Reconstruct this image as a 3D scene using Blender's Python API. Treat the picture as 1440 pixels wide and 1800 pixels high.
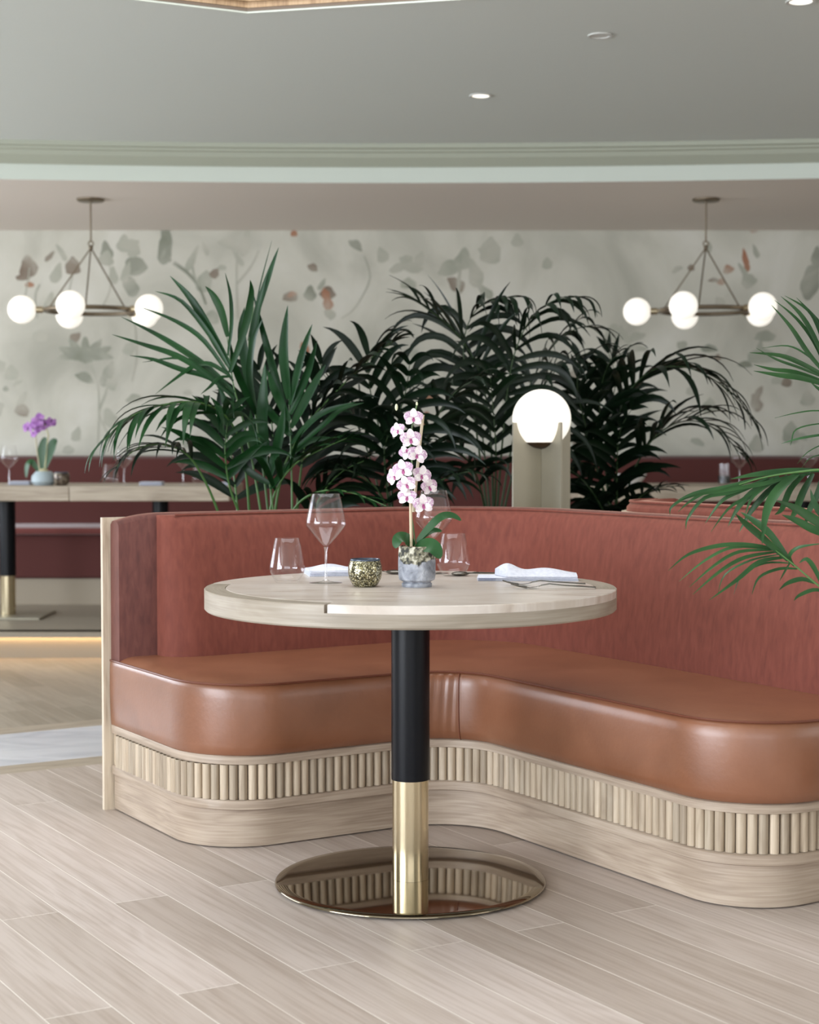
import bpy, bmesh, math, random
from mathutils import Vector, Matrix, noise
from mathutils.geometry import tessellate_polygon

random.seed(7)
for o in list(bpy.data.objects): bpy.data.objects.remove(o)
SC = bpy.context.scene
COL = SC.collection
PI = math.pi

# ------------------------------------------------------------------ camera
F = 2920.0; HY = 781.0; CZ = 1.12
PITCH = math.atan((900 - HY) / F)
cd = bpy.data.cameras.new('camera'); cam = bpy.data.objects.new('camera', cd); COL.objects.link(cam)
cam.location = (0, 0, CZ); cam.rotation_euler = (PI/2 - PITCH, 0, 0)
cd.sensor_fit = 'HORIZONTAL'; cd.sensor_width = 36.0; cd.lens = 36.0 * F / 1440.0
cd.dof.use_dof = True; cd.dof.focus_distance = 4.3; cd.dof.aperture_fstop = 5.0
cd.clip_end = 100
SC.camera = cam

# ------------------------------------------------------------------ world, lights, exposure
w = bpy.data.worlds.new('world'); SC.world = w; w.use_nodes = True
w.node_tree.nodes['Background'].inputs[0].default_value = (0.80, 0.88, 1.0, 1)
w.node_tree.nodes['Background'].inputs[1].default_value = 1.0
SC.view_settings.view_transform = 'Standard'; SC.view_settings.look = 'None'
SC.view_settings.exposure = -0.06; SC.view_settings.gamma = 1.0
SC.view_settings.use_curve_mapping = False

def area(name, loc, target, sx, sy, power, col):
    l = bpy.data.lights.new(name, 'AREA'); l.shape = 'RECTANGLE'; l.size = sx; l.size_y = sy
    l.energy = power; l.color = col
    o = bpy.data.objects.new(name, l); COL.objects.link(o); o.location = loc
    d = Vector(target) - Vector(loc); o.rotation_euler = d.to_track_quat('-Z', 'Y').to_euler()
    return o
COOL = (0.86, 0.92, 1.0)
area('daylight_left_windows', (-5.75, -1.3, 1.45), (0, -1.3, 1.45), 6.4, 2.3, 860, COOL)
area('daylight_rear_left_windows', (-5.75, 7.6, 1.55), (0, 7.6, 1.55), 4.4, 1.9, 230, COOL)
area('front_window_fill', (0.5, -5.75, 1.45), (0.5, 0, 1.45), 7.0, 2.3, 190, (0.92, 0.95, 1.0))  # weaker fill added through unseen windows behind the camera
area('coffer_skylight', (-.2, 4.6, 3.29), (-.2, 4.6, 0), 2.4, 1.6, 55, (.95, .97, 1.0))
area('daylight_right_windows', (5.75, 1.2, 1.45), (0, 1.2, 1.45), 4.0, 2.0, 55, (1.0, 0.93, 0.84))

# ------------------------------------------------------------------ helpers
def lin(c):
    return tuple(((v/255)/12.92 if v/255 <= 0.04045 else (((v/255)+0.055)/1.055)**2.4) for v in c) + (1,)

# rotated plan frame of the banquette and the floor boards
TH = math.radians(31.465); CT, ST = math.cos(TH), math.sin(TH)
def W(a, b, z=0.0): return Vector((a*CT - b*ST, a*ST + b*CT, z))
def AB(x, y): return (x*CT + y*ST, -x*ST + y*CT)
def P(px, py, Y):
    dx = (px-720)/F; dz = -(py-900)/F
    fy = math.cos(PITCH) + dz*math.sin(PITCH); fz = -math.sin(PITCH) + dz*math.cos(PITCH)
    t = Y/fy
    return Vector((dx*t, Y, CZ + fz*t))

def mesh(name, verts, faces, mat, parent=None, smooth=True, mids=None, sharp=None):
    me = bpy.data.meshes.new(name)
    me.from_pydata([tuple(v) for v in verts], [], faces)
    mats = mat if isinstance(mat, (list, tuple)) else [mat]
    for m in mats: me.materials.append(m)
    if mids:
        for p, i in zip(me.polygons, mids): p.material_index = i
    bm = bmesh.new(); bm.from_mesh(me)
    bmesh.ops.recalc_face_normals(bm, faces=bm.faces)
    bm.to_mesh(me); bm.free()
    if smooth:
        me.polygons.foreach_set('use_smooth', [True]*len(me.polygons))
        try: me.set_sharp_from_angle(angle=math.radians(sharp or 40))
        except Exception: pass
    me.update()
    o = bpy.data.objects.new(name, me); COL.objects.link(o)
    if parent: o.parent = parent
    return o

class MB:
    def __init__(s): s.v = []; s.f = []; s.m = []; s.cur = 0
    def add(s, vs, fs):
        k = len(s.v); s.v += [Vector(v) for v in vs]
        for f in fs: s.f.append([i+k for i in f]); s.m.append(s.cur)
    def box(s, c, d, rot=None):
        vs = []
        for x in (-.5, .5):
            for y in (-.5, .5):
                for z in (-.5, .5):
                    v = Vector((x*d[0], y*d[1], z*d[2]))
                    if rot: v = rot @ v
                    vs.append(v + Vector(c))
        s.add(vs, [(0,1,3,2),(4,6,7,5),(0,4,5,1),(2,3,7,6),(0,2,6,4),(1,5,7,3)])
    def lathe(s, prof, c=(0,0,0), n=32, M=None, close=False):
        # prof: list of (r,z)
        c = Vector(c); vs = []; fs = []
        for r, z in prof:
            for i in range(n):
                t = 2*PI*i/n; v = Vector((r*math.cos(t), r*math.sin(t), z))
                if M: v = M @ v
                vs.append(v + c)
        m = len(prof)
        for j in range(m-1 if not close else m):
            j2 = (j+1) % m
            for i in range(n):
                i2 = (i+1) % n; fs.append((j*n+i, j*n+i2, j2*n+i2, j2*n+i))
        if not close:
            if prof[0][0] > 1e-5: fs.append(tuple(range(n))[::-1])
            if prof[-1][0] > 1e-5: fs.append(tuple((m-1)*n+i for i in range(n)))
        s.add(vs, fs)
    def open_lathe(s, prof, c=(0,0,0), n=32):
        c = Vector(c); vs = []; fs = []
        for r, z in prof:
            for i in range(n):
                t = 2*PI*i/n; vs.append(Vector((r*math.cos(t), r*math.sin(t), z)) + c)
        for j in range(len(prof)-1):
            for i in range(n):
                i2 = (i+1) % n; fs.append((j*n+i, j*n+i2, (j+1)*n+i2, (j+1)*n+i))
        s.add(vs, fs)
    def tube(s, pts, r, n=8, cap=True, closed=False):
        pts = [Vector(p) for p in pts]; m = len(pts)
        rs = r if isinstance(r, (list, tuple)) else [r]*m
        vs = []; fs = []; prev = None
        for k, p in enumerate(pts):
            if closed: t = pts[(k+1) % m] - pts[k-1]
            else: t = pts[min(k+1, m-1)] - pts[max(k-1, 0)]
            t.normalize()
            if prev is None:
                a = Vector((0,0,1)) if abs(t.z) < .9 else Vector((1,0,0))
                u = t.cross(a).normalized()
            else:
                u = (prev - t*prev.dot(t)).normalized()
            prev = u; v2 = t.cross(u)
            for i in range(n):
                q = 2*PI*i/n; vs.append(p + (u*math.cos(q) + v2*math.sin(q))*rs[k])
        for j in range(m if closed else m-1):
            j2 = (j+1) % m
            for i in range(n):
                i2 = (i+1) % n; fs.append((j*n+i, j*n+i2, j2*n+i2, j2*n+i))
        if cap and not closed:
            fs.append(tuple(range(n))[::-1]); fs.append(tuple((m-1)*n+i for i in range(n)))
        s.add(vs, fs)
    def loft(s, rings, closed_ring=True, caps=True):
        n = len(rings[0]); vs = [v for r in rings for v in r]; fs = []
        for j in range(len(rings)-1):
            for i in range(n if closed_ring else n-1):
                i2 = (i+1) % n; fs.append((j*n+i, j*n+i2, (j+1)*n+i2, (j+1)*n+i))
        if caps:
            fs.append(tuple(range(n))[::-1]); fs.append(tuple((len(rings)-1)*n+i for i in range(n)))
        s.add(vs, fs)
    def sphere(s, c, r, n=24, m=14, sz=None):
        sz = sz or (1,1,1); vs = [Vector(c)+Vector((0,0,-r*sz[2]))]; fs = []
        for j in range(1, m):
            ph = -PI/2 + PI*j/m
            for i in range(n):
                t = 2*PI*i/n
                vs.append(Vector(c)+Vector((r*math.cos(ph)*math.cos(t)*sz[0], r*math.cos(ph)*math.sin(t)*sz[1], r*math.sin(ph)*sz[2])))
        vs.append(Vector(c)+Vector((0,0,r*sz[2])))
        for i in range(n):
            fs.append((0, 1+(i+1) % n, 1+i))
            fs.append((len(vs)-1, 1+(m-2)*n+i, 1+(m-2)*n+(i+1) % n))
        for j in range(m-2):
            for i in range(n):
                i2 = (i+1) % n; fs.append((1+j*n+i, 1+j*n+i2, 1+(j+1)*n+i2, 1+(j+1)*n+i))
        s.add(vs, fs)
    def build(s, name, mat, parent=None, smooth=True, sharp=None, bevel=None, off=None):
        vs = s.v if off is None else [v - Vector(off) for v in s.v]
        o = mesh(name, vs, s.f, mat, parent, smooth, s.m if isinstance(mat, (list, tuple)) else None, sharp)
        if bevel:
            b = o.modifiers.new('bevel', 'BEVEL'); b.width = bevel; b.segments = 3; b.limit_method = 'ANGLE'; b.angle_limit = math.radians(50)
        return o

def thing(name, label, cat, loc=(0,0,0), rz=0.0, group=None):
    o = bpy.data.objects.new(name, None); COL.objects.link(o); o.location = loc; o.rotation_euler = (0,0,rz)
    o.empty_display_size = .05
    return tag(o, label, cat, group)
def tag(o, label, cat, group=None):
    o['label'] = label; o['category'] = cat
    if group: o['group'] = group
    return o
def struct(o): o['kind'] = 'structure'; return o
KIDS = {}
def kids(o): return [c for c in COL.objects if c.parent == o]
def copy_tree(o, parent=None):
    c = o.copy(); COL.objects.link(c)
    if parent: c.parent = parent
    for ch in kids(o): copy_tree(ch, c)
    return c

# ------------------------------------------------------------------ materials
def M(name, col, rough=.5, metal=0, **kw):
    m = bpy.data.materials.new(name); m.use_nodes = True
    b = m.node_tree.nodes['Principled BSDF']
    b.inputs['Base Color'].default_value = lin(col); b.inputs['Roughness'].default_value = rough; b.inputs['Metallic'].default_value = metal
    for k, v in kw.items(): b.inputs[k.replace('_', ' ')].default_value = v
    return m
def nt(m): return m.node_tree.nodes, m.node_tree.links, m.node_tree.nodes['Principled BSDF']
def ramp(N, stops):
    r = N.new('ShaderNodeValToRGB'); el = r.color_ramp.elements
    el[0].position = stops[0][0]; el[0].color = lin(stops[0][1])
    el[1].position = stops[-1][0]; el[1].color = lin(stops[-1][1])
    for p, c in stops[1:-1]:
        e = el.new(p); e.color = lin(c)
    return r
def mapping(N, L, scale=(1,1,1), rot=(0,0,0), loc=(0,0,0), src='Object'):
    tc = N.new('ShaderNodeTexCoord'); m0 = N.new('ShaderNodeMapping'); mp = N.new('ShaderNodeMapping')
    m0.inputs['Rotation'].default_value = rot; m0.inputs['Location'].default_value = loc; mp.inputs['Scale'].default_value = scale
    L.new(tc.outputs[src], m0.inputs[0]); L.new(m0.outputs[0], mp.inputs[0]); return mp
def noisy(name, stops, rough=.5, scale=(1,1,1), nscale=8, detail=6, dist=0, bump=0, bscale=None, metal=0, rot=(0,0,0), **kw):
    m = M(name, stops[0][1], rough, metal, **kw); N, L, B = nt(m)
    mp = mapping(N, L, scale, rot); n = N.new('ShaderNodeTexNoise'); n.inputs['Scale'].default_value = nscale
    n.inputs['Detail'].default_value = detail; n.inputs['Distortion'].default_value = dist
    L.new(mp.outputs[0], n.inputs[0]); r = ramp(N, stops); L.new(n.outputs[0], r.inputs[0]); L.new(r.outputs[0], B.inputs['Base Color'])
    if bump:
        n2 = N.new('ShaderNodeTexNoise'); n2.inputs['Scale'].default_value = bscale or nscale*4; n2.inputs['Detail'].default_value = 4
        L.new(mp.outputs[0], n2.inputs[0]); bp = N.new('ShaderNodeBump'); bp.inputs['Strength'].default_value = bump; bp.inputs['Distance'].default_value = .01
        L.new(n2.outputs[0], bp.inputs['Height']); L.new(bp.outputs[0], B.inputs['Normal'])
    return m

def flow(o, fn):
    a = o.data.attributes.new('flow', 'FLOAT_VECTOR', 'POINT')
    for i, v in enumerate(o.data.vertices): a.data[i].vector = fn(i, v.co)
def wood(name, c_dark, c_mid, c_light, axis='x', rough=.5, grain=1.0, rot=(0,0,0), tone=None, flowed=False):
    """straight fine grain along an axis plus slow flame figure"""
    m = M(name, c_mid, rough); N, L, B = nt(m)
    sc = {'x': (1.6, 46, 46), 'y': (46, 1.6, 46), 'z': (46, 46, 1.6)}[axis]
    sc2 = {'x': (1.1, 6, 6), 'y': (6, 1.1, 6), 'z': (6, 6, 1.1)}[axis]
    mp = mapping(N, L, sc, rot); n = N.new('ShaderNodeTexNoise'); n.inputs['Scale'].default_value = 4; n.inputs['Detail'].default_value = 9; n.inputs['Distortion'].default_value = .25
    L.new(mp.outputs[0], n.inputs[0])
    mp2 = mapping(N, L, sc2, rot)
    if flowed:
        fa = N.new('ShaderNodeAttribute'); fa.attribute_name = 'flow'
        for q in (mp, mp2): L.new(fa.outputs['Vector'], q.inputs[0])
    wv = N.new('ShaderNodeTexNoise'); wv.inputs['Scale'].default_value = 1.6; wv.inputs['Detail'].default_value = 2; wv.inputs['Distortion'].default_value = 1.6
    L.new(mp2.outputs[0], wv.inputs[0])
    fr = N.new('ShaderNodeMath'); fr.operation = 'MULTIPLY'; fr.inputs[1].default_value = 5; L.new(wv.outputs[0], fr.inputs[0])
    sn = N.new('ShaderNodeMath'); sn.operation = 'PINGPONG'; sn.inputs[1].default_value = 1; L.new(fr.outputs[0], sn.inputs[0])
    mx = N.new('ShaderNodeMix'); mx.data_type = 'FLOAT'; mx.inputs[0].default_value = .25*grain; L.new(n.outputs[0], mx.inputs[2]); L.new(sn.outputs[0], mx.inputs[3])
    r = ramp(N, [(.25, c_dark), (.5, c_mid), (.75, c_light)]); L.new(mx.outputs[0], r.inputs[0])
    out = r.outputs[0]
    if tone:
        at = N.new('ShaderNodeAttribute'); at.attribute_name = tone
        mm = N.new('ShaderNodeMix'); mm.data_type = 'RGBA'; mm.blend_type = 'MULTIPLY'; mm.inputs[0].default_value = 1
        L.new(out, mm.inputs[6]); L.new(at.outputs[0], mm.inputs[7]); out = mm.outputs[2]
    L.new(out, B.inputs['Base Color'])
    return m

def plank_mat(name, width, length, rotz, offa, c1, c2, c_dark, gap, rough=.42):
    m = M(name, c1, rough); N, L, B = nt(m)
    mp = mapping(N, L, (1,1,1), (0,0,rotz), (0, offa, 0))
    br = N.new('ShaderNodeTexBrick'); br.offset = .37; br.offset_frequency = 2
    br.inputs['Scale'].default_value = 1; br.inputs['Brick Width'].default_value = length; br.inputs['Row Height'].default_value = width
    br.inputs['Mortar Size'].default_value = .0013; br.inputs['Mortar Smooth'].default_value = .2; br.inputs['Bias'].default_value = .0
    br.inputs['Color1'].default_value = lin(c1); br.inputs['Color2'].default_value = lin(c2); br.inputs['Mortar'].default_value = lin(gap)  # pale joint colour paints bright highlights along the board edges
    L.new(mp.outputs[0], br.inputs['Vector'])
    # per-board shift of the grain
    sep = N.new('ShaderNodeSeparateColor'); L.new(br.outputs['Color'], sep.inputs[0])
    mul = N.new('ShaderNodeMath'); mul.operation = 'MULTIPLY'; mul.inputs[1].default_value = 190; L.new(sep.outputs[0], mul.inputs[0])
    cmb = N.new('ShaderNodeCombineXYZ'); L.new(mul.outputs[0], cmb.inputs[2]); L.new(mul.outputs[0], cmb.inputs[0])
    mp2 = N.new('ShaderNodeMapping'); mp2.inputs['Scale'].default_value = (1.2, 34, 1); L.new(mp.outputs[0], mp2.inputs[0])
    add = N.new('ShaderNodeVectorMath'); add.operation = 'ADD'; L.new(mp2.outputs[0], add.inputs[0]); L.new(cmb.outputs[0], add.inputs[1])
    n = N.new('ShaderNodeTexNoise'); n.inputs['Scale'].default_value = 2.8; n.inputs['Detail'].default_value = 9; n.inputs['Distortion'].default_value = .35
    L.new(add.outputs[0], n.inputs[0])
    mp3 = N.new('ShaderNodeMapping'); mp3.inputs['Scale'].default_value = (.8, 6, 1); L.new(mp.outputs[0], mp3.inputs[0])
    add3 = N.new('ShaderNodeVectorMath'); add3.operation = 'ADD'; L.new(mp3.outputs[0], add3.inputs[0]); L.new(cmb.outputs[0], add3.inputs[1])
    n3 = N.new('ShaderNodeTexNoise'); n3.inputs['Scale'].default_value = 1.3; n3.inputs['Detail'].default_value = 2; n3.inputs['Distortion'].default_value = 1.2
    L.new(add3.outputs[0], n3.inputs[0])
    f1 = N.new('ShaderNodeMath'); f1.operation = 'MULTIPLY'; f1.inputs[1].default_value = 7; L.new(n3.outputs[0], f1.inputs[0])
    f2 = N.new('ShaderNodeMath'); f2.operation = 'PINGPONG'; f2.inputs[1].default_value = 1; L.new(f1.outputs[0], f2.inputs[0])
    mixf = N.new('ShaderNodeMix'); mixf.data_type = 'FLOAT'; mixf.inputs[0].default_value = .16; L.new(n.outputs[0], mixf.inputs[2]); L.new(f2.outputs[0], mixf.inputs[3])
    r = ramp(N, [(.32, (222, 216, 210)), (.6, (255, 255, 255))]); L.new(mixf.outputs[0], r.inputs[0])
    mm = N.new('ShaderNodeMix'); mm.data_type = 'RGBA'; mm.blend_type = 'MULTIPLY'; mm.inputs[0].default_value = .75
    L.new(br.outputs['Color'], mm.inputs[6]); L.new(r.outputs[0], mm.inputs[7]); L.new(mm.outputs[2], B.inputs['Base Color'])
    rr = N.new('ShaderNodeMapRange'); rr.inputs[3].default_value = rough-.05; rr.inputs[4].default_value = rough+.12; L.new(n.outputs[0], rr.inputs[0]); L.new(rr.outputs[0], B.inputs['Roughness'])
    return m

OAK = ((150, 132, 115), (174, 156, 138), (190, 174, 157))
mt = {}
mt['ceiling'] = M('ceiling_paint', (210, 215, 209), .8)
mt['ceiling_low'] = M('rear_ceiling_paint', (232, 223, 213), .75)
mt['cornice'] = M('cornice_paint', (174, 178, 162), .7)
mt['fascia'] = M('fascia_paint', (212, 219, 209), .6)
mt['side_wall'] = M('side_wall_paint', (200, 198, 190), .8)
mt['planks'] = plank_mat('oak_floor_boards', .14, 1.9, -TH - PI/2, 0.08, (211, 198, 190), (184, 170, 159), (150, 130, 110), (246, 240, 232))
mt['border'] = wood('oak_border_board', (150, 134, 116), (176, 162, 144), (190, 176, 158), 'x', .45, rot=(0,0,-TH))
mt['far_planks'] = plank_mat('far_oak_floor_boards', .13, .65, -math.radians(118), .03, (176, 164, 148), (156, 144, 127), (140, 125, 105), (190, 178, 162))
mt['marble_strip'] = noisy('pale_grey_marble', [(.3, (206, 208, 216)), (.6, (232, 233, 238)), (.8, (216, 216, 222))], .25, (1, 2.4, 1), 2.4, 8, 1.2)
mt['oak_end'] = wood('oak_edge', *[(168, 148, 126), (206, 190, 168), (218, 204, 184)], 'z', .5)
mt['oak_h'] = wood('oak_trim', *OAK, 'x', .5, rot=(0,0,-TH))
mt['oak_flow'] = wood('oak_curved_veneer', *OAK, 'x', .5, flowed=True)
mt['oak_slat'] = wood('oak_dowels', (166, 148, 127), (192, 175, 153), (208, 193, 173), 'z', .5, tone='tone')
mt['oak_top'] = wood('oak_table_rim', (136, 125, 110), (154, 143, 128), (168, 158, 144), 'x', .45, flowed=True)
mt['leather'] = noisy('tan_leather', [(.3, (120, 75, 50)), (.55, (134, 86, 60)), (.8, (144, 96, 70))], .4, (1,1,1), 5, 5, .4, .06, 90, Coat_Weight=.5, Coat_Roughness=.3)
mt['leather_pipe'] = M('tan_leather_piping', (104, 58, 42), .4)
def velvet(name, dark, mid, light, sheen=.5):
    m = noisy(name, [(.22, dark), (.5, mid), (.8, light)], .8, (16, 16, 4), 4, 8, .4, .07, 90, Sheen_Weight=sheen, Sheen_Roughness=.35)
    m.node_tree.nodes['Principled BSDF'].inputs['Sheen Tint'].default_value = lin((236, 184, 160))
    return m
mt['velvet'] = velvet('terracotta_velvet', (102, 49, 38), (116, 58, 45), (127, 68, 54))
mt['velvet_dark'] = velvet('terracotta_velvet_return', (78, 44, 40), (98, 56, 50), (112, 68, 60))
mt['velvet_far'] = M('rust_velvet', (84, 36, 31), .85, 0, Sheen_Weight=.2)
mt['black'] = M('satin_black_metal', (5, 8, 15), .34, .0, Specular_IOR_Level=.25)
mt['brass'] = M('brushed_brass', (205, 192, 162), .2, 1)
mt['brass_mirror'] = noisy('polished_brass', [(.4, (128, 117, 100)), (.6, (138, 127, 108))], .05, (1,1,1), 3, 2, 0, 0, None, 1)
mt['bronze'] = M('aged_bronze', (128, 116, 98), .4, .9)
mt['nickel'] = M('brushed_champagne', (164, 158, 142), .5, .7)
mt['steel'] = M('stainless_steel', (120, 117, 112), .22, 1)
mt['linen'] = noisy('white_linen', [(.3, (208, 212, 226)), (.7, (226, 229, 240))], .85, (1,1,1), 120, 3)
mt['linen_stripe'] = M('grey_blue_linen_edge', (128, 134, 170), .85)
mt['soil'] = noisy('dark_soil', [(.3, (28, 22, 17)), (.7, (62, 48, 36))], .95, (1,1,1), 40, 5, 0, .6)
mt['planter'] = wood('planter_oak', (110, 96, 80), (150, 134, 112), (168, 152, 130), 'x', .55, rot=(0,0,-TH))
mt['table_marble'] = noisy('cream_marble', [(.25, (168, 150, 136)), (.4, (196, 184, 172)), (.6, (210, 201, 192)), (.8, (190, 178, 168))], .3, (1.2, 6, 1.2), 2.2, 9, 1.6)
mt['marble_edge'] = mt['table_marble']
mt['wax'] = M('candle_wax', (225, 220, 205), .5)

def emit(name, col, strength):
    m = bpy.data.materials.new(name); m.use_nodes = True; N = m.node_tree.nodes; L = m.node_tree.links
    B = N['Principled BSDF']; B.inputs['Base Color'].default_value = lin((250, 246, 235)); B.inputs['Roughness'].default_value = .25
    B.inputs['Emission Color'].default_value = col; B.inputs['Emission Strength'].default_value = strength
    return m
mt['globe'] = emit('opal_glass_lit', (1.0, .95, .86, 1), .80)
mt['globe_lamp'] = emit('opal_glass_lamp_lit', (1.0, .95, .85, 1), .85)
mt['spot'] = emit('downlight_lens_lit', (1.0, .93, .82, 1), 1.6)
mt['led'] = emit('warm_led_strip', (1.0, .66, .34, 1), 24)

def glass(name, tint=(1,1,1,1), edge=.75, base=.045):
    m = bpy.data.materials.new(name); m.use_nodes = True; N = m.node_tree.nodes; L = m.node_tree.links
    for n in list(N): N.remove(n)
    out = N.new('ShaderNodeOutputMaterial'); t = N.new('ShaderNodeBsdfTransparent'); t.inputs[0].default_value = tint
    g = N.new('ShaderNodeBsdfGlossy'); g.inputs['Roughness'].default_value = .03; g.inputs[0].default_value = (.95, .95, .97, 1)
    lw = N.new('ShaderNodeLayerWeight'); lw.inputs[0].default_value = .5
    pw = N.new('ShaderNodeMath'); pw.operation = 'POWER'; pw.inputs[1].default_value = 4.5; L.new(lw.outputs['Facing'], pw.inputs[0])
    mr = N.new('ShaderNodeMapRange'); mr.inputs[3].default_value = base; mr.inputs[4].default_value = edge; L.new(pw.outputs[0], mr.inputs[0])
    mx = N.new('ShaderNodeMixShader'); L.new(mr.outputs[0], mx.inputs[0]); L.new(t.outputs[0], mx.inputs[1]); L.new(g.outputs[0], mx.inputs[2])
    L.new(mx.outputs[0], out.inputs[0]); return m
mt['glass'] = glass('clear_glass', edge=.55, base=.03)
mt['glass_stem'] = glass('clear_glass_stem', edge=.8, base=.16)
mt['window_glass'] = glass('window_glass', edge=.5, base=.02)

def leafmat(name, a, b, rough=.38, sss=0):
    m = noisy(name, [(.3, a), (.7, b)], rough, (1,1,1), 6, 3, Specular_IOR_Level=.22)
    return m
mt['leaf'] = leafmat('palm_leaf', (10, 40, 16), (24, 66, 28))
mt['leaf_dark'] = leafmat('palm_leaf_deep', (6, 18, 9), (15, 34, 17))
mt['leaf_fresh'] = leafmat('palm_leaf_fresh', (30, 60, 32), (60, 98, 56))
mt['stalk'] = M('palm_stalk', (70, 106, 52), .45)
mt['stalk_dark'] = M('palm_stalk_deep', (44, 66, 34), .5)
mt['orchid_leaf'] = M('orchid_leaf', (34, 78, 38), .35)

# ------------------------------------------------------------------ room shell
XL, XR, YF, YB = -5.6, 5.6, -5.6, 10.95
PLAT_Y, PLAT_Z = 8.62, .14
Z_HI, Z_LO = 2.70, 2.52

def clip(poly, a, b, c):      # keep a*x+b*y>=c
    out = []
    for i in range(len(poly)):
        p, q = poly[i], poly[(i+1) % len(poly)]
        dp = a*p[0]+b*p[1]-c; dq = a*q[0]+b*q[1]-c
        if dp >= 0: out.append(p)
        if dp*dq < 0:
            t = dp/(dp-dq); out.append((p[0]+(q[0]-p[0])*t, p[1]+(q[1]-p[1])*t))
    return out
room = [(XL, YF), (XR, YF), (XR, PLAT_Y+.06), (XL, PLAT_Y+.06)]
mb = MB()
bands = [(-99, 5.50, 0), (5.50, 5.64, 1), (5.64, 6.26, 2), (6.26, 6.40, 1), (6.40, 99, 3)]
for lo, hi, mi in bands:
    pl = clip(clip(room, -ST, CT, lo), ST, -CT, -hi)
    if len(pl) > 2:
        mb.cur = mi; mb.add([(x, y, 0) for x, y in pl], [tuple(range(len(pl)))])
mb.cur = 3
fl = mb.build('floor', [mt['planks'], mt['border'], mt['marble_strip'], mt['far_planks']], smooth=False); struct(fl)
# raised rear platform with lit nosing
mb = MB(); mb.box(((XL+XR)/2, (PLAT_Y+.05+YB)/2, PLAT_Z/2-.0), (XR-XL, YB-PLAT_Y-.05, PLAT_Z))
mb.box(((XL+XR)/2, PLAT_Y+.06, PLAT_Z-.0125), (XR-XL, .14, .025))
pf = mb.build('floor_platform', M('platform_boards', (150, 140, 124), .5), smooth=False); pf.name = 'floor_rear'; struct(pf)
mb = MB(); mb.box((0, PLAT_Y+.034, PLAT_Z-.0268), (XR-XL, .010, .0034))
led = mb.build('trim_1', mt['led'], smooth=False); struct(led)

# rear wall with its painted floral mural
wallm = noisy('mural_ground', [(.25, (174, 173, 160)), (.5, (203, 201, 188)), (.75, (218, 216, 206))], .85, (1,1,.8), 1.9, 7, .7)
def motif_mat(name, col, col2):
    return noisy(name, [(.32, col), (.5, col2), (.72, (194, 191, 178))], .85, (1,1,1), 3.2, 6, .8)
mural_mats = [wallm, motif_mat('mural_sage', (132, 136, 120), (152, 154, 140)), motif_mat('mural_faint_sage', (158, 161, 146), (178, 178, 164)),
              motif_mat('mural_rust', (160, 104, 76), (170, 132, 108)), motif_mat('mural_umber', (120, 104, 90), (146, 136, 122))]
mb = MB()
mb.add([(XL, YB, 0), (XR, YB, 0), (XR, YB, Z_LO+.02), (XL, YB, Z_LO+.02)], [(0,1,2,3)])
lay = [0]
def wp(px, py): p = P(px, py, YB); return p.x, p.z
def poly2(pts, mi):
    lay[0] += 1; y = YB - .0006 - .000004*lay[0]
    mb.cur = mi; mb.add([(x, y, z) for x, z in pts], [tuple(range(len(pts)))])
SX = YB/F
def leaf2(px, py, w_, h_, ang, mi, sh=1.0):
    x, z = wp(px, py); pts = []
    n = 18
    for i in range(n):
        t = 2*PI*i/n; u = math.sin(t)*w_*(1-.45*sh*math.cos(t)) ; v = math.cos(t)*h_
        u *= 1+.12*math.sin(5*t+px); v *= 1+.06*math.sin(3*t+py)
        c, s = math.cos(math.radians(ang)), math.sin(math.radians(ang))
        pts.append((x + (u*c - v*s)*SX, z + (u*s + v*c)*SX))
    poly2(pts, mi)
def stem2(pts, wd, mi):
    q = [wp(*p) for p in pts]; k = []
    for i in range(len(q)-1):          # smooth
        p0 = q[max(i-1,0)]; p1 = q[i]; p2 = q[i+1]; p3 = q[min(i+2,len(q)-1)]
        for s in range(5):
            t = s/5
            k.append(tuple(.5*((2*p1[j])+(-p0[j]+p2[j])*t+(2*p0[j]-5*p1[j]+4*p2[j]-p3[j])*t*t+(-p0[j]+3*p1[j]-3*p2[j]+p3[j])*t**3) for j in (0,1)))
    k.append(q[-1]); L_, R_ = [], []
    for i in range(len(k)):
        a = k[max(i-1,0)]; b = k[min(i+1,len(k)-1)]; d = Vector((b[0]-a[0], b[1]-a[1])); d.normalize()
        ww = wd*SX*.5*(1-.5*i/len(k)); L_.append((k[i][0]-d.y*ww, k[i][1]+d.x*ww)); R_.append((k[i][0]+d.y*ww, k[i][1]-d.x*ww))
    for i in range(len(k)-1): poly2([L_[i], L_[i+1], R_[i+1], R_[i]], mi)
S_, F_, R_, U_ = 1, 2, 3, 4
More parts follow.
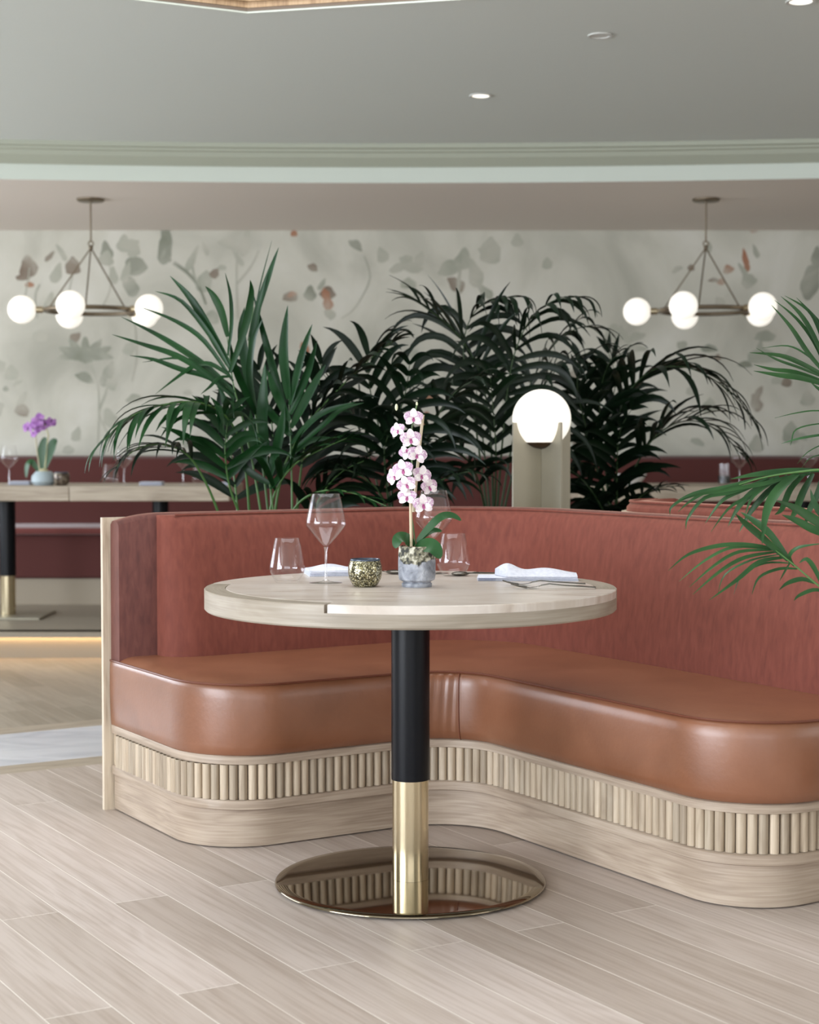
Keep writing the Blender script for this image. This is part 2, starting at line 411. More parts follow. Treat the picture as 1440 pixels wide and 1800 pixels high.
# leaf list: px, py, half width, half height, angle, tone
for a in [(238,468,20,17,0,S_,.1),(291,432,12,32,-8,S_),(360,494,13,20,-15,F_),(187,441,10,18,10,S_),(218,428,12,16,0,F_),(128,467,13,16,0,U_),
          (50,468,15,20,5,U_),(40,487,12,6,0,U_),(52,500,8,5,0,R_),(100,480,9,19,-20,F_),(402,428,18,9,-20,F_),(432,425,9,26,-12,F_),(338,455,6,26,-25,F_),
          (228,500,12,22,30,S_),(190,657,10,24,-22,S_),(150,663,16,9,-25,S_),(228,612,10,14,-30,F_),(335,634,7,4,0,S_),(20,655,12,14,0,F_),(10,683,5,5,0,S_),(30,673,9,4,30,F_),
          (510,521,13,9,0,U_),(513,517,8,5,20,R_),(545,515,10,14,0,S_),(576,514,13,12,0,U_),(572,516,7,10,20,R_),(576,530,8,16,10,R_),(517,410,6,6,0,R_),
          (626,430,13,8,-35,S_),(672,448,10,14,20,F_),(700,470,16,8,20,F_),(728,470,14,10,0,F_),(738,455,8,14,-20,F_),(718,498,14,10,0,F_),(790,470,20,14,20,F_),(815,455,14,20,-10,F_),(835,480,12,26,15,F_),(862,440,18,24,0,F_),
          (500,600,6,10,0,R_),(535,612,8,12,20,R_),(760,690,12,22,-30,R_),(745,735,10,14,-30,R_),(500,585,5,8,0,R_),
          (1280,473,9,8,20,R_),(1310,453,5,17,12,R_),(1313,468,5,10,10,R_),(1268,495,7,6,0,R_),(1255,492,9,4,0,U_),(1215,470,6,6,0,U_),(1190,473,10,5,30,F_),(1325,405,6,5,0,R_),(1366,357,5,4,0,F_),
          (1425,495,16,32,-12,S_,.2),(1436,452,9,20,0,S_),(1118,592,16,8,20,F_),(1120,612,18,6,0,F_),(1080,585,18,16,10,F_),(1247,612,14,7,0,S_),(1262,628,6,6,0,U_),(1310,640,12,6,0,S_),
          (1334,690,6,14,-28,U_),(1328,704,5,10,-28,U_),(1383,671,9,9,0,U_),(1365,668,9,8,0,F_),(1340,625,26,14,0,F_),(1345,590,18,10,0,F_),(1420,700,12,14,0,F_),(1330,780,12,16,0,F_),(1390,760,14,20,0,F_),
          (1400,620,20,12,0,F_),(70,590,14,10,0,F_),(120,790,10,8,0,F_),(236,700,14,8,10,F_),(390,470,8,5,0,F_),(440,545,12,9,0,F_),(610,720,10,14,0,R_),(330,690,8,5,0,F_)]:
    leaf2(*a)
rm = random.Random(21)
for k in range(70):
    px, py = rm.uniform(-60, 1500), rm.uniform(415, 790)
    leaf2(px, py, rm.uniform(4, 13), rm.uniform(6, 20), rm.uniform(-60, 60), F_ if rm.random() < .85 else U_)
for k in range(7): leaf2(150+26*math.sin((k-3)*.62), 632-8*math.cos((k-3)*.62)-10, 9, 24, -(k-3)*34, S_)
for pts, wd, mi in [([(172,780),(174,720),(172,680),(160,640)],4,F_),([(174,720),(186,690),(190,665)],5,F_),([(305,462),(330,480),(350,505),(362,535)],7,S_),([(338,455),(340,480),(350,505)],5,F_),
                    ([(418,560),(416,500),(418,440),(432,410)],4,F_),([(416,500),(440,470),(455,440)],4,F_),([(287,400),(290,440),(300,460)],10,S_),([(180,540),(195,500),(190,450)],3,F_),([(110,560),(120,520),(128,480)],3,F_),
                    ([(640,450),(650,490),(625,540),(600,560)],3,F_),([(803,560),(806,500),(812,450)],8,F_),([(232,670),(240,620),(236,560)],3,F_),([(40,540),(48,500),(52,470)],3,F_),([(70,500),(62,520),(66,560)],4,F_),([(200,780),(178,740),(174,720)],3,F_)]:
    stem2(pts, wd, mi)
wb = mb.build('wall_back', mural_mats, smooth=False); struct(wb)
for f in wb.data.polygons: pass

# other walls: openings where the daylight comes in
def wall_with_openings(name, axis, pos, lo, hi, z1, opens, mat):
    mb = MB(); cuts = sorted(opens); x = lo; T = .12
    def bx(u0, u1, za, zb):
        if u1-u0 < 1e-4 or zb-za < 1e-4: return
        c = ((u0+u1)/2, (za+zb)/2)
        if axis == 'x': mb.box((pos, c[0], c[1]), (T, u1-u0, zb-za))
        else: mb.box((c[0], pos, c[1]), (u1-u0, T, zb-za))
    for u0, u1, za, zb in cuts:
        bx(x, u0, 0, z1); bx(u0, u1, 0, za); bx(u0, u1, zb, z1); x = u1
    bx(x, hi, 0, z1)
    return struct(mb.build(name, mat, smooth=False))
ZT = 2.9
wall_with_openings('wall_left', 'x', XL-.06, YF-.12, YB+.1, ZT, [(-4.5, 1.9, .3, 2.5), (5.4, 9.8, .6, 2.4)], mt['side_wall'])
wall_with_openings('wall_right', 'x', XR+.06, YF-.12, YB+.1, ZT, [(-.8, 3.2, .4, 2.4)], mt['side_wall'])
wall_with_openings('wall_front', 'y', YF-.06, XL, XR, ZT, [(-3.0, 4.0, .3, 2.5)], mt['side_wall'])
def window(name, axis, pos, u0, u1, z0, z1, n):
    mb = MB(); t = .05
    def bx(ua, ub, za, zb, d=.07):
        if axis == 'x': mb.box((pos, (ua+ub)/2, (za+zb)/2), (d, ub-ua, zb-za))
        else: mb.box(((ua+ub)/2, pos, (za+zb)/2), (ub-ua, d, zb-za))
    bx(u0, u1, z0, z0+t); bx(u0, u1, z1-t, z1)
    for i in range(n+1):
        u = u0 + (u1-u0)*i/n; u = min(max(u, u0+t/2), u1-t/2); bx(u-t/2, u+t/2, z0+t, z1-t)
    struct(mb.build(name, M(name+'_paint', (70, 72, 70), .5), smooth=False))
window('window_1', 'x', XL-.04, -4.5, 1.9, .3, 2.5, 5)
window('window_2', 'x', XL-.04, 5.4, 9.8, .6, 2.4, 4)
window('window_3', 'x', XR+.04, -.8, 3.2, .4, 2.4, 3)
window('window_4', 'y', YF-.04, -3.0, 4.0, .3, 2.5, 5)

# ceilings: bright main ceiling, curved cornice, lower rear ceiling
def edgeY(x): return 8.97 - .030*(x+.1)**2
NX = 64
xs = [XL + (XR-XL)*i/NX for i in range(NX+1)]
mb = MB()
mb.add([(x, edgeY(x), Z_LO) for x in xs] + [(x, YB+.05, Z_LO) for x in xs], [(i, i+1, NX+2+i, NX+1+i) for i in range(NX)])
struct(mb.build('ceiling_rear', mt['ceiling_low'], smooth=False))
def strip(name, prof, mat):
    mb = MB(); mb.loft([[Vector((x, edgeY(x)-d, z)) for d, z in prof] for x in xs], closed_ring=False, caps=False)
    return struct(mb.build(name, mat, sharp=25))
strip('trim_2', [(0, Z_LO), (0, 2.603)], mt['fascia'])
strip('trim_3', [(-.001, 2.603), (.02, 2.603), (.035, 2.611), (.085, 2.64), (.10, 2.662), (.125, 2.664), (.13, 2.676), (.16, 2.678), (.165, 2.70)], mt['cornice'])
C0 = Vector((P(435, 22, 1).x, 0, 0))
def onz(px, py, z):
    q = P(px, py, 1.0); t = (z-CZ)/(q.z-CZ); return (q.x*t, t)
cx, cy = onz(435, 22, Z_HI); lx, ly = onz(250, 0, Z_HI); rx, ry = onz(780, 0, Z_HI)
dl = Vector((lx-cx, ly-cy)).normalized(); dr = Vector((rx-cx, ry-cy)).normalized()
hole = [(cx, cy), (cx+dr.x*1.5, cy+dr.y*1.5), (1.75, 4.7), (1.4, 3.7), (-1.5, 3.4), (-2.2, 4.3), (cx+dl.x*1.3, cy+dl.y*1.3)]
outer = [(XL, YF), (XR, YF)] + [(x, edgeY(x)-.165) for x in reversed(xs)]
tri = tessellate_polygon([[Vector((x, y, 0)) for x, y in outer], [Vector((x, y, 0)) for x, y in hole]])
pts = outer + hole
mb = MB(); mb.add([(x, y, Z_HI) for x, y in pts], [tuple(t) for t in tri])
struct(mb.build('ceiling', mt['ceiling'], smooth=False))
# coffer: white bead, dark reveal trim, slatted oak upstand
hm = Vector((sum(p[0] for p in hole)/7, sum(p[1] for p in hole)/7))
def inset(k): return [tuple(Vector(p) + (hm-Vector(p)).normalized()*k) for p in hole]
def ring_strip(name, prof, mat):
    mb = MB(); rings = []
    for k, z in prof: rings.append([Vector((x, y, z)) for x, y in inset(k)])
    mb.loft(rings, True, False); return struct(mb.build(name, mat, smooth=False))
ring_strip('trim_4', [(-.012, Z_HI-.001), (-.012, Z_HI-.004), (.004, Z_HI-.004), (.004, Z_HI+.003)], mt['fascia'])
ring_strip('trim_5', [(.004, Z_HI+.003), (.008, Z_HI+.003), (.008, Z_HI+.014)], M('coffer_reveal', (120, 106, 92), .7))
coffer_oak = wood('coffer_oak', (150, 122, 92), (184, 156, 122), (200, 174, 142), 'z', .6)
ring_strip('trim_6', [(.008, Z_HI+.014), (.012, Z_HI+.014), (.012, Z_HI+.034), (.03, Z_HI+.034), (.03, Z_HI+.62)], coffer_oak)
mb = MB(); ins = inset(.012)
for i in range(7):
    a, b = Vector(ins[i]), Vector(ins[(i+1) % 7]); L_ = (b-a).length; n = int(L_/.045); d = (b-a).normalized(); rot = Matrix.Rotation(math.atan2(d.y, d.x), 3, 'Z')
    for k in range(n):
        p = a + (b-a)*((k+.5)/n); mb.box((p.x, p.y, Z_HI+.291), (.022, .014, .51), rot)
struct(mb.build('trim_7', coffer_oak, smooth=False))
mb = MB(); mb.add([(x, y, Z_HI+.62) for x, y in inset(.0)], [tuple(range(7))])
struct(mb.build('ceiling_coffer', mt['ceiling'], smooth=False))
# roof slab closes the shell above
mb = MB(); mb.box(((XL+XR)/2, (YF+YB)/2, 3.42), (XR-XL+.3, YB-YF+.3, .1)); 
for x in (XL-.06, XR+.06): mb.box((x, (YF+YB)/2, 3.13), (.12, YB-YF+.2, .5))
for y in (YF-.06, YB+.06): mb.box(((XL+XR)/2, y, 3.13 if y < 0 else 2.9), (XR-XL+.2, .1, .5 if y < 0 else .9))
struct(mb.build('ceiling_slab', mt['ceiling'], smooth=False))

# recessed downlights
def downlight(px, py, label, on=True, r=.055):
    x, y = onz(px, py, Z_HI)
    t = thing('recessed_downlight', label, 'ceiling light', (x, y, Z_HI))
    a = MB(); a.lathe([(r*.78, .0), (r*.80, -.004), (r, -.005), (r*1.04, -.002), (r*1.04, 0), (r*.78, 0)], n=32, close=True); a.build('trim_ring', M('downlight_ring', (200, 200, 194), .4), t)
    b = MB(); b.lathe([(.0001, -.0012), (r*.78, -.0012), (r*.78, -.0002), (.0001, -.0002)], n=32); b.build('lens', mt['spot'] if on else M('downlight_unlit', (206, 206, 200), .5), t)
    return t
downlight(845, 168, 'round recessed ceiling downlight shining warm white, nearest the cornice', True, .050)
downlight(1055, 62, 'small unlit recessed ceiling downlight in the grey ceiling', False, .046)
downlight(1408, 2, 'recessed ceiling downlight cut by the top right corner of the photo', True, .052)

# ------------------------------------------------------------------ the front banquette
A0, B1, A2, B3 = 1.869, 4.119, 2.706, 2.905
R1, R2, R3 = .21, .22, .19
AEND, BSTART = 3.26, 4.788
def front_path(df, fine=1, bs=None):
    pts = []; bs = bs or BSTART; dl = df*.25
    def line(p, q, n):
        for i in range(n): t = i/n; pts.append((p[0]+(q[0]-p[0])*t, p[1]+(q[1]-p[1])*t))
    def arc(c, r, a0, a1, n):
        for i in range(n): t = math.radians(a0+(a1-a0)*i/n); pts.append((c[0]+r*math.cos(t), c[1]+r*math.sin(t)))
    line((A0-dl, bs), (A0-dl, B1+R1), 10*fine)
    for i in range(14*fine):
        t = math.radians(180+90*i/(14*fine)); pts.append((A0+R1+(R1+dl)*math.cos(t), B1+R1+(R1+df)*math.sin(t)))
    line((A0+R1, B1-df), (A2-R2, B1-df), 12*fine)
    arc((A2-R2, B1-R2), R2-df, 90, 0, 14*fine)
    line((A2-df, B1-R2), (A2-df, B3+R3), 16*fine)
    arc((A2+R3, B3+R3), R3+df, 180, 270, 14*fine)
    line((A2+R3, B3-df), (AEND, B3-df), 8*fine)
    pts.append((AEND, B3-df))
    return pts
# closed outline: front path then fixed back edge
BB, AB_, RB = 4.62, 3.12, .30
def closed_outline(df, z, fine=1, bs=None):
    f = front_path(df, fine, bs)
    back = [(AEND, 4.30)]
    for i in range(9):
        t = math.radians(i*90/8); back.append((AEND-.4+.4*math.cos(t), 4.35+.4*math.sin(t)))
    back += [(2.4, 4.787), (A0+.12, 4.787)]
    return [W(a, b, z) for a, b in f+back]
def band(name, rings, parent, off):
    mb = MB(); mb.loft([closed_outline(d, z) for d, z in rings]); o = mb.build(name, mt['oak_flow'], parent, off=off)
    ref = closed_outline(0, 0); acc = [0]
    for i in range(1, len(ref)): acc.append(acc[-1] + (ref[i]-ref[i-1]).length)
    n = len(ref); flow(o, lambda i, co: (acc[i % n], co.z, rings[i//n][0])); return o
bq = thing('banquette', 'curved L-shaped banquette in terracotta velvet and tan leather on a fluted oak base', 'banquette', W(2.5, 4.3, 0))
OFF = Vector(W(2.5, 4.3, 0))
band('plinth', [(0, .004), (0, .11)], bq, OFF)
band('lower_trim', [(.026,.111),(.030,.113),(.030,.135),(.026,.138)], bq, OFF)
band('upper_trim', [(.028,.237),(.034,.239),(.034,.259),(.030,.262)], bq, OFF)
# fluted panel of oak dowels on a backing board
mb = MB(); mb.loft([closed_outline(.004, .138), closed_outline(.004, .237)])
fp = front_path(.012, 6); acc = 0; nxt = .05; dow = []
for i in range(1, len(fp)):
    p, q = Vector(fp[i-1]), Vector(fp[i]); l = (q-p).length
    while acc + l >= nxt:
        r = p + (q-p)*((nxt-acc)/l); dow.append((r.x, r.y)); nxt += .0262
    acc += l
ndow = len(dow)
nb = len(mb.v)
for a, b in dow:
    c = W(a, b, 0); vs = []
    for z in (.139, .236):
        for k in range(12):
            t = 2*PI*k/12; vs.append((c.x+.0122*math.cos(t), c.y+.0122*math.sin(t), z))
    mb.add(vs, [(k, (k+1) % 12, 12+(k+1) % 12, 12+k) for k in range(12)])
vt = [1.0]*nb
for k in range(ndow):
    tone = random.choice([.70, .80, .86, .92, .97, 1.02]); vt += [tone]*24
fpn = mb.build('fluted_panel', mt['oak_slat'], bq, off=OFF, sharp=50)
ca = fpn.data.color_attributes.new('tone', 'FLOAT_COLOR', 'POINT')
for i, t in enumerate(vt): ca.data[i].color = (t, t*.985, t*.965, 1)
# seat cushion
SEAM = 10+14+12+10     # seam sits in the inner corner
def seat_ring(df, z, wr=0.0):
    o = closed_outline(df, z, 3, 4.786)
    if wr:
        f = front_path(df, 3); n = len(f)
        acc = 0; s = [0]
        for i in range(1, n): acc += math.hypot(f[i][0]-f[i-1][0], f[i][1]-f[i-1][1]); s.append(acc)
        ss = s[3*(10+14+12+8)]
        for i in range(n):
            d = ss - s[i]
            amp = 0
            if 0 <= d < .22: amp = .0045*math.exp(-d*13)*math.sin(d*230+z*18)
            if abs(s[i]-ss) < .006: amp = -.004
            if amp:
                i0, i1 = max(i-1,0), min(i+1,n-1); t = Vector((f[i1][0]-f[i0][0], f[i1][1]-f[i0][1])).normalized()
                o[i] = o[i] + (W(t.y, -t.x, 0))*(-amp*wr) * -1
    return o
prof = [(.030,.262,0),(.042,.267,.2),(.049,.29,.3),(.054,.33,.5),(.056,.38,.8),(.056,.42,1),(.053,.445,1),(.046,.457,.6),(.036,.4605,.0),(.02,.463,0),(-.02,.468,0),(-.07,.4725,0),(-.12,.475,0),(-.17,.476,0)]
mb = MB(); mb.loft([seat_ring(d, z, wv) for d, z, wv in prof]); seat = mb.build('seat', mt['leather'], bq, off=OFF, sharp=75)
mb = MB(); mb.tube([W(a, b, .4605) for a, b in front_path(.046, 2, 4.786)], .0035, 6); mb.build('piping', mt['leather_pipe'], seat)
seat.children[0].location = -OFF + Vector((0,0,0))
fpth = front_path(.058, 3); ia = 3*(10+14+12+8)
mb = MB()
def seampt(df, z): a, b = front_path(df, 3)[ia]; return W(a, b, z)
mb.tube([seampt(d+.0008, z) for d, z, _ in prof[:9]] , .0016, 6)
sm = mb.build('seam', M('leather_seam', (120, 66, 44), .5), seat); sm.location = -OFF

# back: cushion, backing, oak shell
def gpath(d, a_start, b_end=2.87, n=1):
    pts = []; b = BB+d; a = AB_+d; r = RB+d
    cxx, cyy = AB_-RB, BB-RB
    x0 = a_start
    for i in range(24*n):
        t = i/(24*n); t = t**1.6; pts.append((x0+(cxx-x0)*t, b))
    for i in range(18*n): t = math.radians(90-90*i/(18*n)); pts.append((cxx+r*math.cos(t), cyy+r*math.sin(t)))
    for i in range(20*n+1): t = i/(20*n); pts.append((a, cyy+(b_end-cyy)*t))
    return pts
def sweep(name, prof, a_start, mat, parent, endround=0, b_end=2.87, dback=None, drop=False):
    paths = [gpath(d, a_start, b_end) for d, z in prof]
    rings = []
    for k in range(len(paths[0])):
        s = paths[0][k][0]-a_start if k < 24 else 9
        ring = []
        for j, (d, z) in enumerate(prof):
            a, b = paths[j][k]
            if endround and s < endround and d < dback:
                e = 1-math.sqrt(max(0, 1-(1-s/endround)**2)); b = BB + d + (dback-d)*e*.72
            zz = z - (.022*(1-s/.14)**2 if (drop and s < .14 and z > .85) else 0)
            ring.append(W(a, b, zz))
        rings.append(ring)
    mb = MB(); mb.loft(rings); return mb.build(name, mat, parent, off=OFF, sharp=60)
DB = .105
cprof = [(.0,.45),(-.004,.50),(.0,.56),(.010,.66),(.026,.77),(.042,.86),(.052,.885),(.066,.900),(.084,.905),(DB,.903),(DB,.45)]
sweep('back_cushion', cprof, 1.985, mt['velvet'], bq, .11, dback=DB)
bprof = [(DB-.002,.262),(DB-.002,.895),(DB+.008,.906),(DB+.03,.911),(DB+.05,.909),(DB+.064,.898),(DB+.068,.262)]
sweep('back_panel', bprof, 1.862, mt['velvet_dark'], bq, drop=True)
D2 = DB+.069
sweep('back_shell', [(D2,.0),(D2,.897),(D2+.016,.897),(D2+.016,.0)], 1.838, mt['oak_end'], bq)
mb = MB(); mb.tube([W(a, b, .905) for a, b in gpath(.068, 2.03)], .0035, 6); mb.build('back_piping', mt['velvet'], bq, off=OFF)

# neighbouring banquette, back to back with the right arm
nb_ = thing('banquette', 'velvet banquette standing back to back behind the right arm of the front one', 'banquette', W(3.6, 3.6, 0)); O2 = Vector(W(3.6, 3.6, 0))
def npts(d, b0=2.6, b1=4.32):
    a = 3.335+d; pts = [(a, b0+(b1-.25-b0)*i/14) for i in range(15)]
    for i in range(1, 9): t = math.radians(90*i/8); pts.append((a+.0+(.25)*(1-math.cos(t)), b1-.25+.25*math.sin(t)))
    return pts
def nsweep(name, prof, mat):
    ps = [npts(d) for d, z in prof]; mb = MB(); mb.loft([[W(*ps[j][k], prof[j][1]) for j in range(len(prof))] for k in range(len(ps[0]))])
    return mb.build(name, mat, nb_, off=O2)
nsweep('back_shell', [(0,0),(0,.905),(.02,.905),(.02,0)], mt['oak_end'])
nsweep('back_cushion', [(.021,.3),(.021,.918),(.04,.934),(.11,.938),(.14,.93),(.17,.90),(.20,.62),(.20,.3)], mt['velvet'])
mb = MB(); mb.tube([W(a, b, .936) for a, b in npts(.035)], .004, 6); mb.build('back_piping', mt['velvet'], nb_, off=O2)
mb = MB(); mb.loft([[W(3.54, 2.6, z), W(4.0, 2.6, z), W(4.0, 4.15, z), W(3.78, 4.15, z), W(3.54, 3.9, z)] for z in (.262, .45)]); mb.build('seat', mt['leather'], nb_, off=O2, bevel=.02)
mb = MB(); mb.loft([[W(3.36, 2.6, z), W(3.95, 2.6, z), W(3.95, 4.1, z), W(3.7, 4.1, z), W(3.36, 3.9, z)] for z in (.0, .262)]); mb.build('plinth', mt['oak_h'], nb_, off=O2)

# ------------------------------------------------------------------ round table
TX, TY, TZ = .0025, 4.205, .76
tb = thing('round_table', 'round pedestal table with cream marble top, oak rim, black column and brass disc base', 'table', (TX, TY, 0))
RT = .52; RIN = .468
mb = MB(); mb.lathe([(.0001, .706), (RT-.004, .706), (RT, .710), (RT, .7405), (.0001, .7405)], n=128)
# rim arcs level with the marble
def arcbox(a0, a1, r0, r1, z0, z1, n=40):
    rings = []
    for i in range(n+1):
        t = math.radians(a0+(a1-a0)*i/n); c, s = math.cos(t), math.sin(t)
        rings.append([Vector((r0*c, r0*s, z0)), Vector((r1*c, r1*s, z0)), Vector((r1*c, r1*s, z1-.002)), Vector(((r1-.002)*c, (r1-.002)*s, z1)), Vector((r0*c, r0*s, z1))])
    return rings
for a0, a1 in ((170, 248), (-11, 68)): mb.loft(arcbox(a0, a1, RIN, RT, .7405, .76))
top_ = mb.build('tabletop', mt['oak_top'], tb, sharp=35)
flow(top_, lambda i, co: (math.atan2(co.y, co.x)*RT, co.z, math.hypot(co.x, co.y)))
# marble: full disc where exposed, stepped in behind the oak arcs
def marble_ring(z, e=0):
    v = []
    for i in range(256):
        d = i*360/256
        inn = (170.4 < d < 247.6) or d > 349.4 or d < 67.6
        r = (RIN-.0012) if inn else RT-.0003
        t = math.radians(d); v.append(Vector(((r-e)*math.cos(t), (r-e)*math.sin(t), z)))
    return v
mb = MB(); mb.loft([marble_ring(.7406), marble_ring(.7585), marble_ring(.7604, .002)]); mb.build('marble_inlay', mt['table_marble'], tb, sharp=30)
mb = MB(); mb.lathe([(.0001,.268),(.0488,.268),(.0490,.27),(.0490,.7055),(.0001,.7055)], n=64); mb.build('column', mt['black'], tb, sharp=30)
mb = MB(); mb.lathe([(.0001,.013),(.0462,.013),(.0462,.2678),(.0001,.2678)], n=64); mb.build('brass_sleeve', mt['brass'], tb, sharp=30)
mb = MB(); mb.lathe([(.0001,.003),(.338,.003),(.346,.006),(.346,.009),(.342,.0115),(.32,.0124),(.0001,.0128)], n=128); mb.build('base_disc', mt['brass_mirror'], tb, sharp=60)
mb = MB(); mb.lathe([(.0001,0),(.33,0),(.33,.003),(.0001,.003)], n=64); mb.build('felt_pad', M('black_felt', (20,20,20), .95), tb)

# ------------------------------------------------------------------ tableware on the round table
wine_prof = [(.0001,.002),(.040,.0022),(.043,.001),(.043,.0),(.0001,0)]
def wine_glass(loc, label, group, s=1.0):
    t = thing('wine_glass', label, 'wine glass', loc, 0, group)
    a = MB(); a.lathe([(.0001,0),(.042,0),(.043,.0015),(.030,.003),(.010,.005),(.0045,.010),(.0001,.0101)], n=40); a.build('foot', mt['glass_stem'], t)
    b = MB(); b.lathe([(.0040,.0100),(.0036,.03),(.0034,.06),(.0036,.084),(.006,.094),(.0001,.0945)], n=16); b.build('stem', mt['glass_stem'], t)
    c = MB(); c.open_lathe([(.0002,.0955),(.006,.0975),(.014,.104),(.030,.122),(.046,.141),(.0505,.147),(.0525,.154),(.0515,.162),(.048,.180),(.042,.208),(.0362,.232),(.0356,.232),(.0412,.208),(.0472,.180),(.0507,.162),(.0515,.154),(.0497,.148),(.045,.142),(.029,.124),(.013,.106),(.0002,.0985)], n=48); c.build('bowl', mt['glass'], t, sharp=80)
    t.scale = (s, s, s); return t
def tumbler(loc, label, group):
    t = thing('tumbler', label, 'glass', loc, 0, group)
    c = MB(); c.open_lathe([(.0002,.0),(.028,.0),(.031,.003),(.040,.018),(.0455,.030),(.0465,.036),(.045,.048),(.039,.082),(.0318,.116),(.0312,.116),(.0382,.082),(.044,.048),(.0454,.037),(.0445,.031),(.039,.019),(.029,.006),(.0002,.005)], n=48); c.build('body', mt['glass'], t, sharp=80)
    return t
def on_table(px, py, z=.7604): x, y = onz(px, py, z); return (x, y, z)
wine_glass(on_table(573, 1025), 'tall clear wine glass on the left of the round table', 'wine glasses on the round table')
wine_glass(on_table(762, 1008), 'clear wine glass half hidden behind the orchid on the round table', 'wine glasses on the round table')
tumbler(on_table(505, 1024), 'clear stemless tumbler near the left rim of the round table', 'tumblers on the round table')
tumbler(on_table(797, 1012), 'clear stemless tumbler right of the orchid pot on the round table', 'tumblers on the round table')

# mosaic votive
mos = M('gold_mosaic', (180, 170, 130), .2, .7); N, L, B = nt(mos)
mp = mapping(N, L, (1,1,1)); vo = N.new('ShaderNodeTexVoronoi'); vo.inputs['Scale'].default_value = 400; L.new(mp.outputs[0], vo.inputs[0])
sp = N.new('ShaderNodeSeparateColor'); L.new(vo.outputs['Color'], sp.inputs[0]); r = ramp(N, [(.0, (44, 46, 44)), (.4, (96, 90, 66)), (.7, (160, 150, 108)), (.95, (236, 232, 206))]); L.new(sp.outputs[0], r.inputs[0]); L.new(r.outputs[0], B.inputs['Base Color'])
bp = N.new('ShaderNodeBump'); bp.inputs['Strength'].default_value = .8; bp.inputs['Distance'].default_value = .002; L.new(sp.outputs[1], bp.inputs['Height']); L.new(bp.outputs[0], B.inputs['Normal'])
mt['mosaic'] = mos
def votive(loc, label, mat, scale=1.0):
    t = thing('candle_holder', label, 'candle holder', loc)
    a = MB(); a.lathe([(.0001,0),(.026,0),(.033,.006),(.041,.022),(.0435,.038),(.0425,.054),(.038,.066),(.036,.066),(.036,.016),(.0001,.016)], n=48); a.build('bowl', mat, t, sharp=60)
    b = MB(); b.lathe([(.038,.0662),(.0385,.0685),(.0375,.0705),(.0355,.0705),(.0345,.0662)], n=48, close=True); b.build('rim', M('slate_blue_glass', (62, 72, 88), .2), t)
    c = MB(); c.lathe([(.0001,.0162),(.030,.0162),(.030,.04),(.0001,.041)], n=24); cd_ = c.build('candle', mt['wax'], t); d = MB(); d.lathe([(.0001,.041),(.001,.041),(.001,.05),(.0001,.05)], n=6); d.build('wick', M('wick', (30,26,22), .9), cd_)
    t.scale = (scale,)*3; return t
votive(on_table(642, 1031), 'round gold mosaic candle holder beside the orchid pot', mos)

# orchid
def flower_mb(mb, c, s, nrm, roll, col_w, col_p):
    nrm = Vector(nrm).normalized(); q = nrm.to_track_quat('Z', 'Y') @ Matrix.Rotation(roll, 3, 'Z').to_quaternion()
    def petal(ang, ln, wd, mi, lift=.15):
        vs = []; fs = []; n = 6
        for i in range(n+1):
            t = i/n; w_ = wd*math.sin(PI*min(1, .12+.88*t)**.8)*(1 if t < 1 else .0); w_ = wd*(math.sin(PI*(t*.86+.10)))**.7
            for k, u in enumerate((-1, 0, 1)):
                x = u*w_; y = t*ln; z = lift*ln*t - (.0 if u == 0 else -.10*w_) + .12*ln*math.sin(PI*t)
                ca_, sa_ = math.cos(ang), math.sin(ang)
                vs.append(Vector(c) + q @ Vector((x*ca_-y*sa_, x*sa_+y*ca_, z)))
        for i in range(n):
            for k in range(2): fs.append((i*3+k, i*3+k+1, i*3+k+4, i*3+k+3))
        mb.cur = mi; mb.add(vs, fs)
    petal(0, s, s*.38, 0); petal(2.2, s*.95, s*.36, 0); petal(-2.2, s*.95, s*.36, 0)
    petal(1.25, s*1.04, s*.56, 1, .05); petal(-1.25, s*1.04, s*.56, 1, .05)
    petal(PI, s*.42, s*.15, 2, .6)
    mb.cur = 2; mb.sphere(Vector(c)+nrm*s*.12, s*.09, 8, 6)
def petal_mat(name, a, b, thr=.5):
    m = noisy(name, [(thr-.12, a), (thr+.05, b), (thr+.22, a)], .55, (1,1,1), 170, 3, 1.5, Subsurface_Weight=.0)
    return m
pw_ = petal_mat('orchid_white_petal', (240, 238, 230), (226, 208, 218)); pp_ = petal_mat('orchid_veined_petal', (234, 226, 228), (178, 122, 168)); pc_ = M('orchid_magenta_lip', (168, 84, 134), .5)
pot_m = noisy('glazed_stone_pot', [(.3, (96, 100, 108)), (.5, (150, 154, 164)), (.75, (196, 198, 206))], .6, (1,1,1), 30, 8, .5, .4, 120)
N, L, B = nt(pot_m)   # dark drip glaze round the shoulder
tc = N.new('ShaderNodeTexCoord'); sx_ = N.new('ShaderNodeSeparateXYZ'); L.new(tc.outputs['Object'], sx_.inputs[0])
nz = N.new('ShaderNodeTexNoise'); nz.inputs['Scale'].default_value = 28; nz.inputs['Detail'].default_value = 3; L.new(tc.outputs['Object'], nz.inputs[0])
ml = N.new('ShaderNodeMath'); ml.operation = 'MULTIPLY_ADD'; ml.inputs[1].default_value = .09; L.new(nz.outputs[0], ml.inputs[0]); L.new(sx_.outputs[2], ml.inputs[2])
gt = N.new('ShaderNodeMapRange'); gt.inputs[1].default_value = .108; gt.inputs[2].default_value = .114; L.new(ml.outputs[0], gt.inputs[0])
n4 = N.new('ShaderNodeTexNoise'); n4.inputs['Scale'].default_value = 70; L.new(tc.outputs['Object'], n4.inputs[0]); r4 = ramp(N, [(.4, (44, 44, 38)), (.5, (130, 126, 104)), (.62, (206, 202, 186))]); L.new(n4.outputs[0], r4.inputs[0])
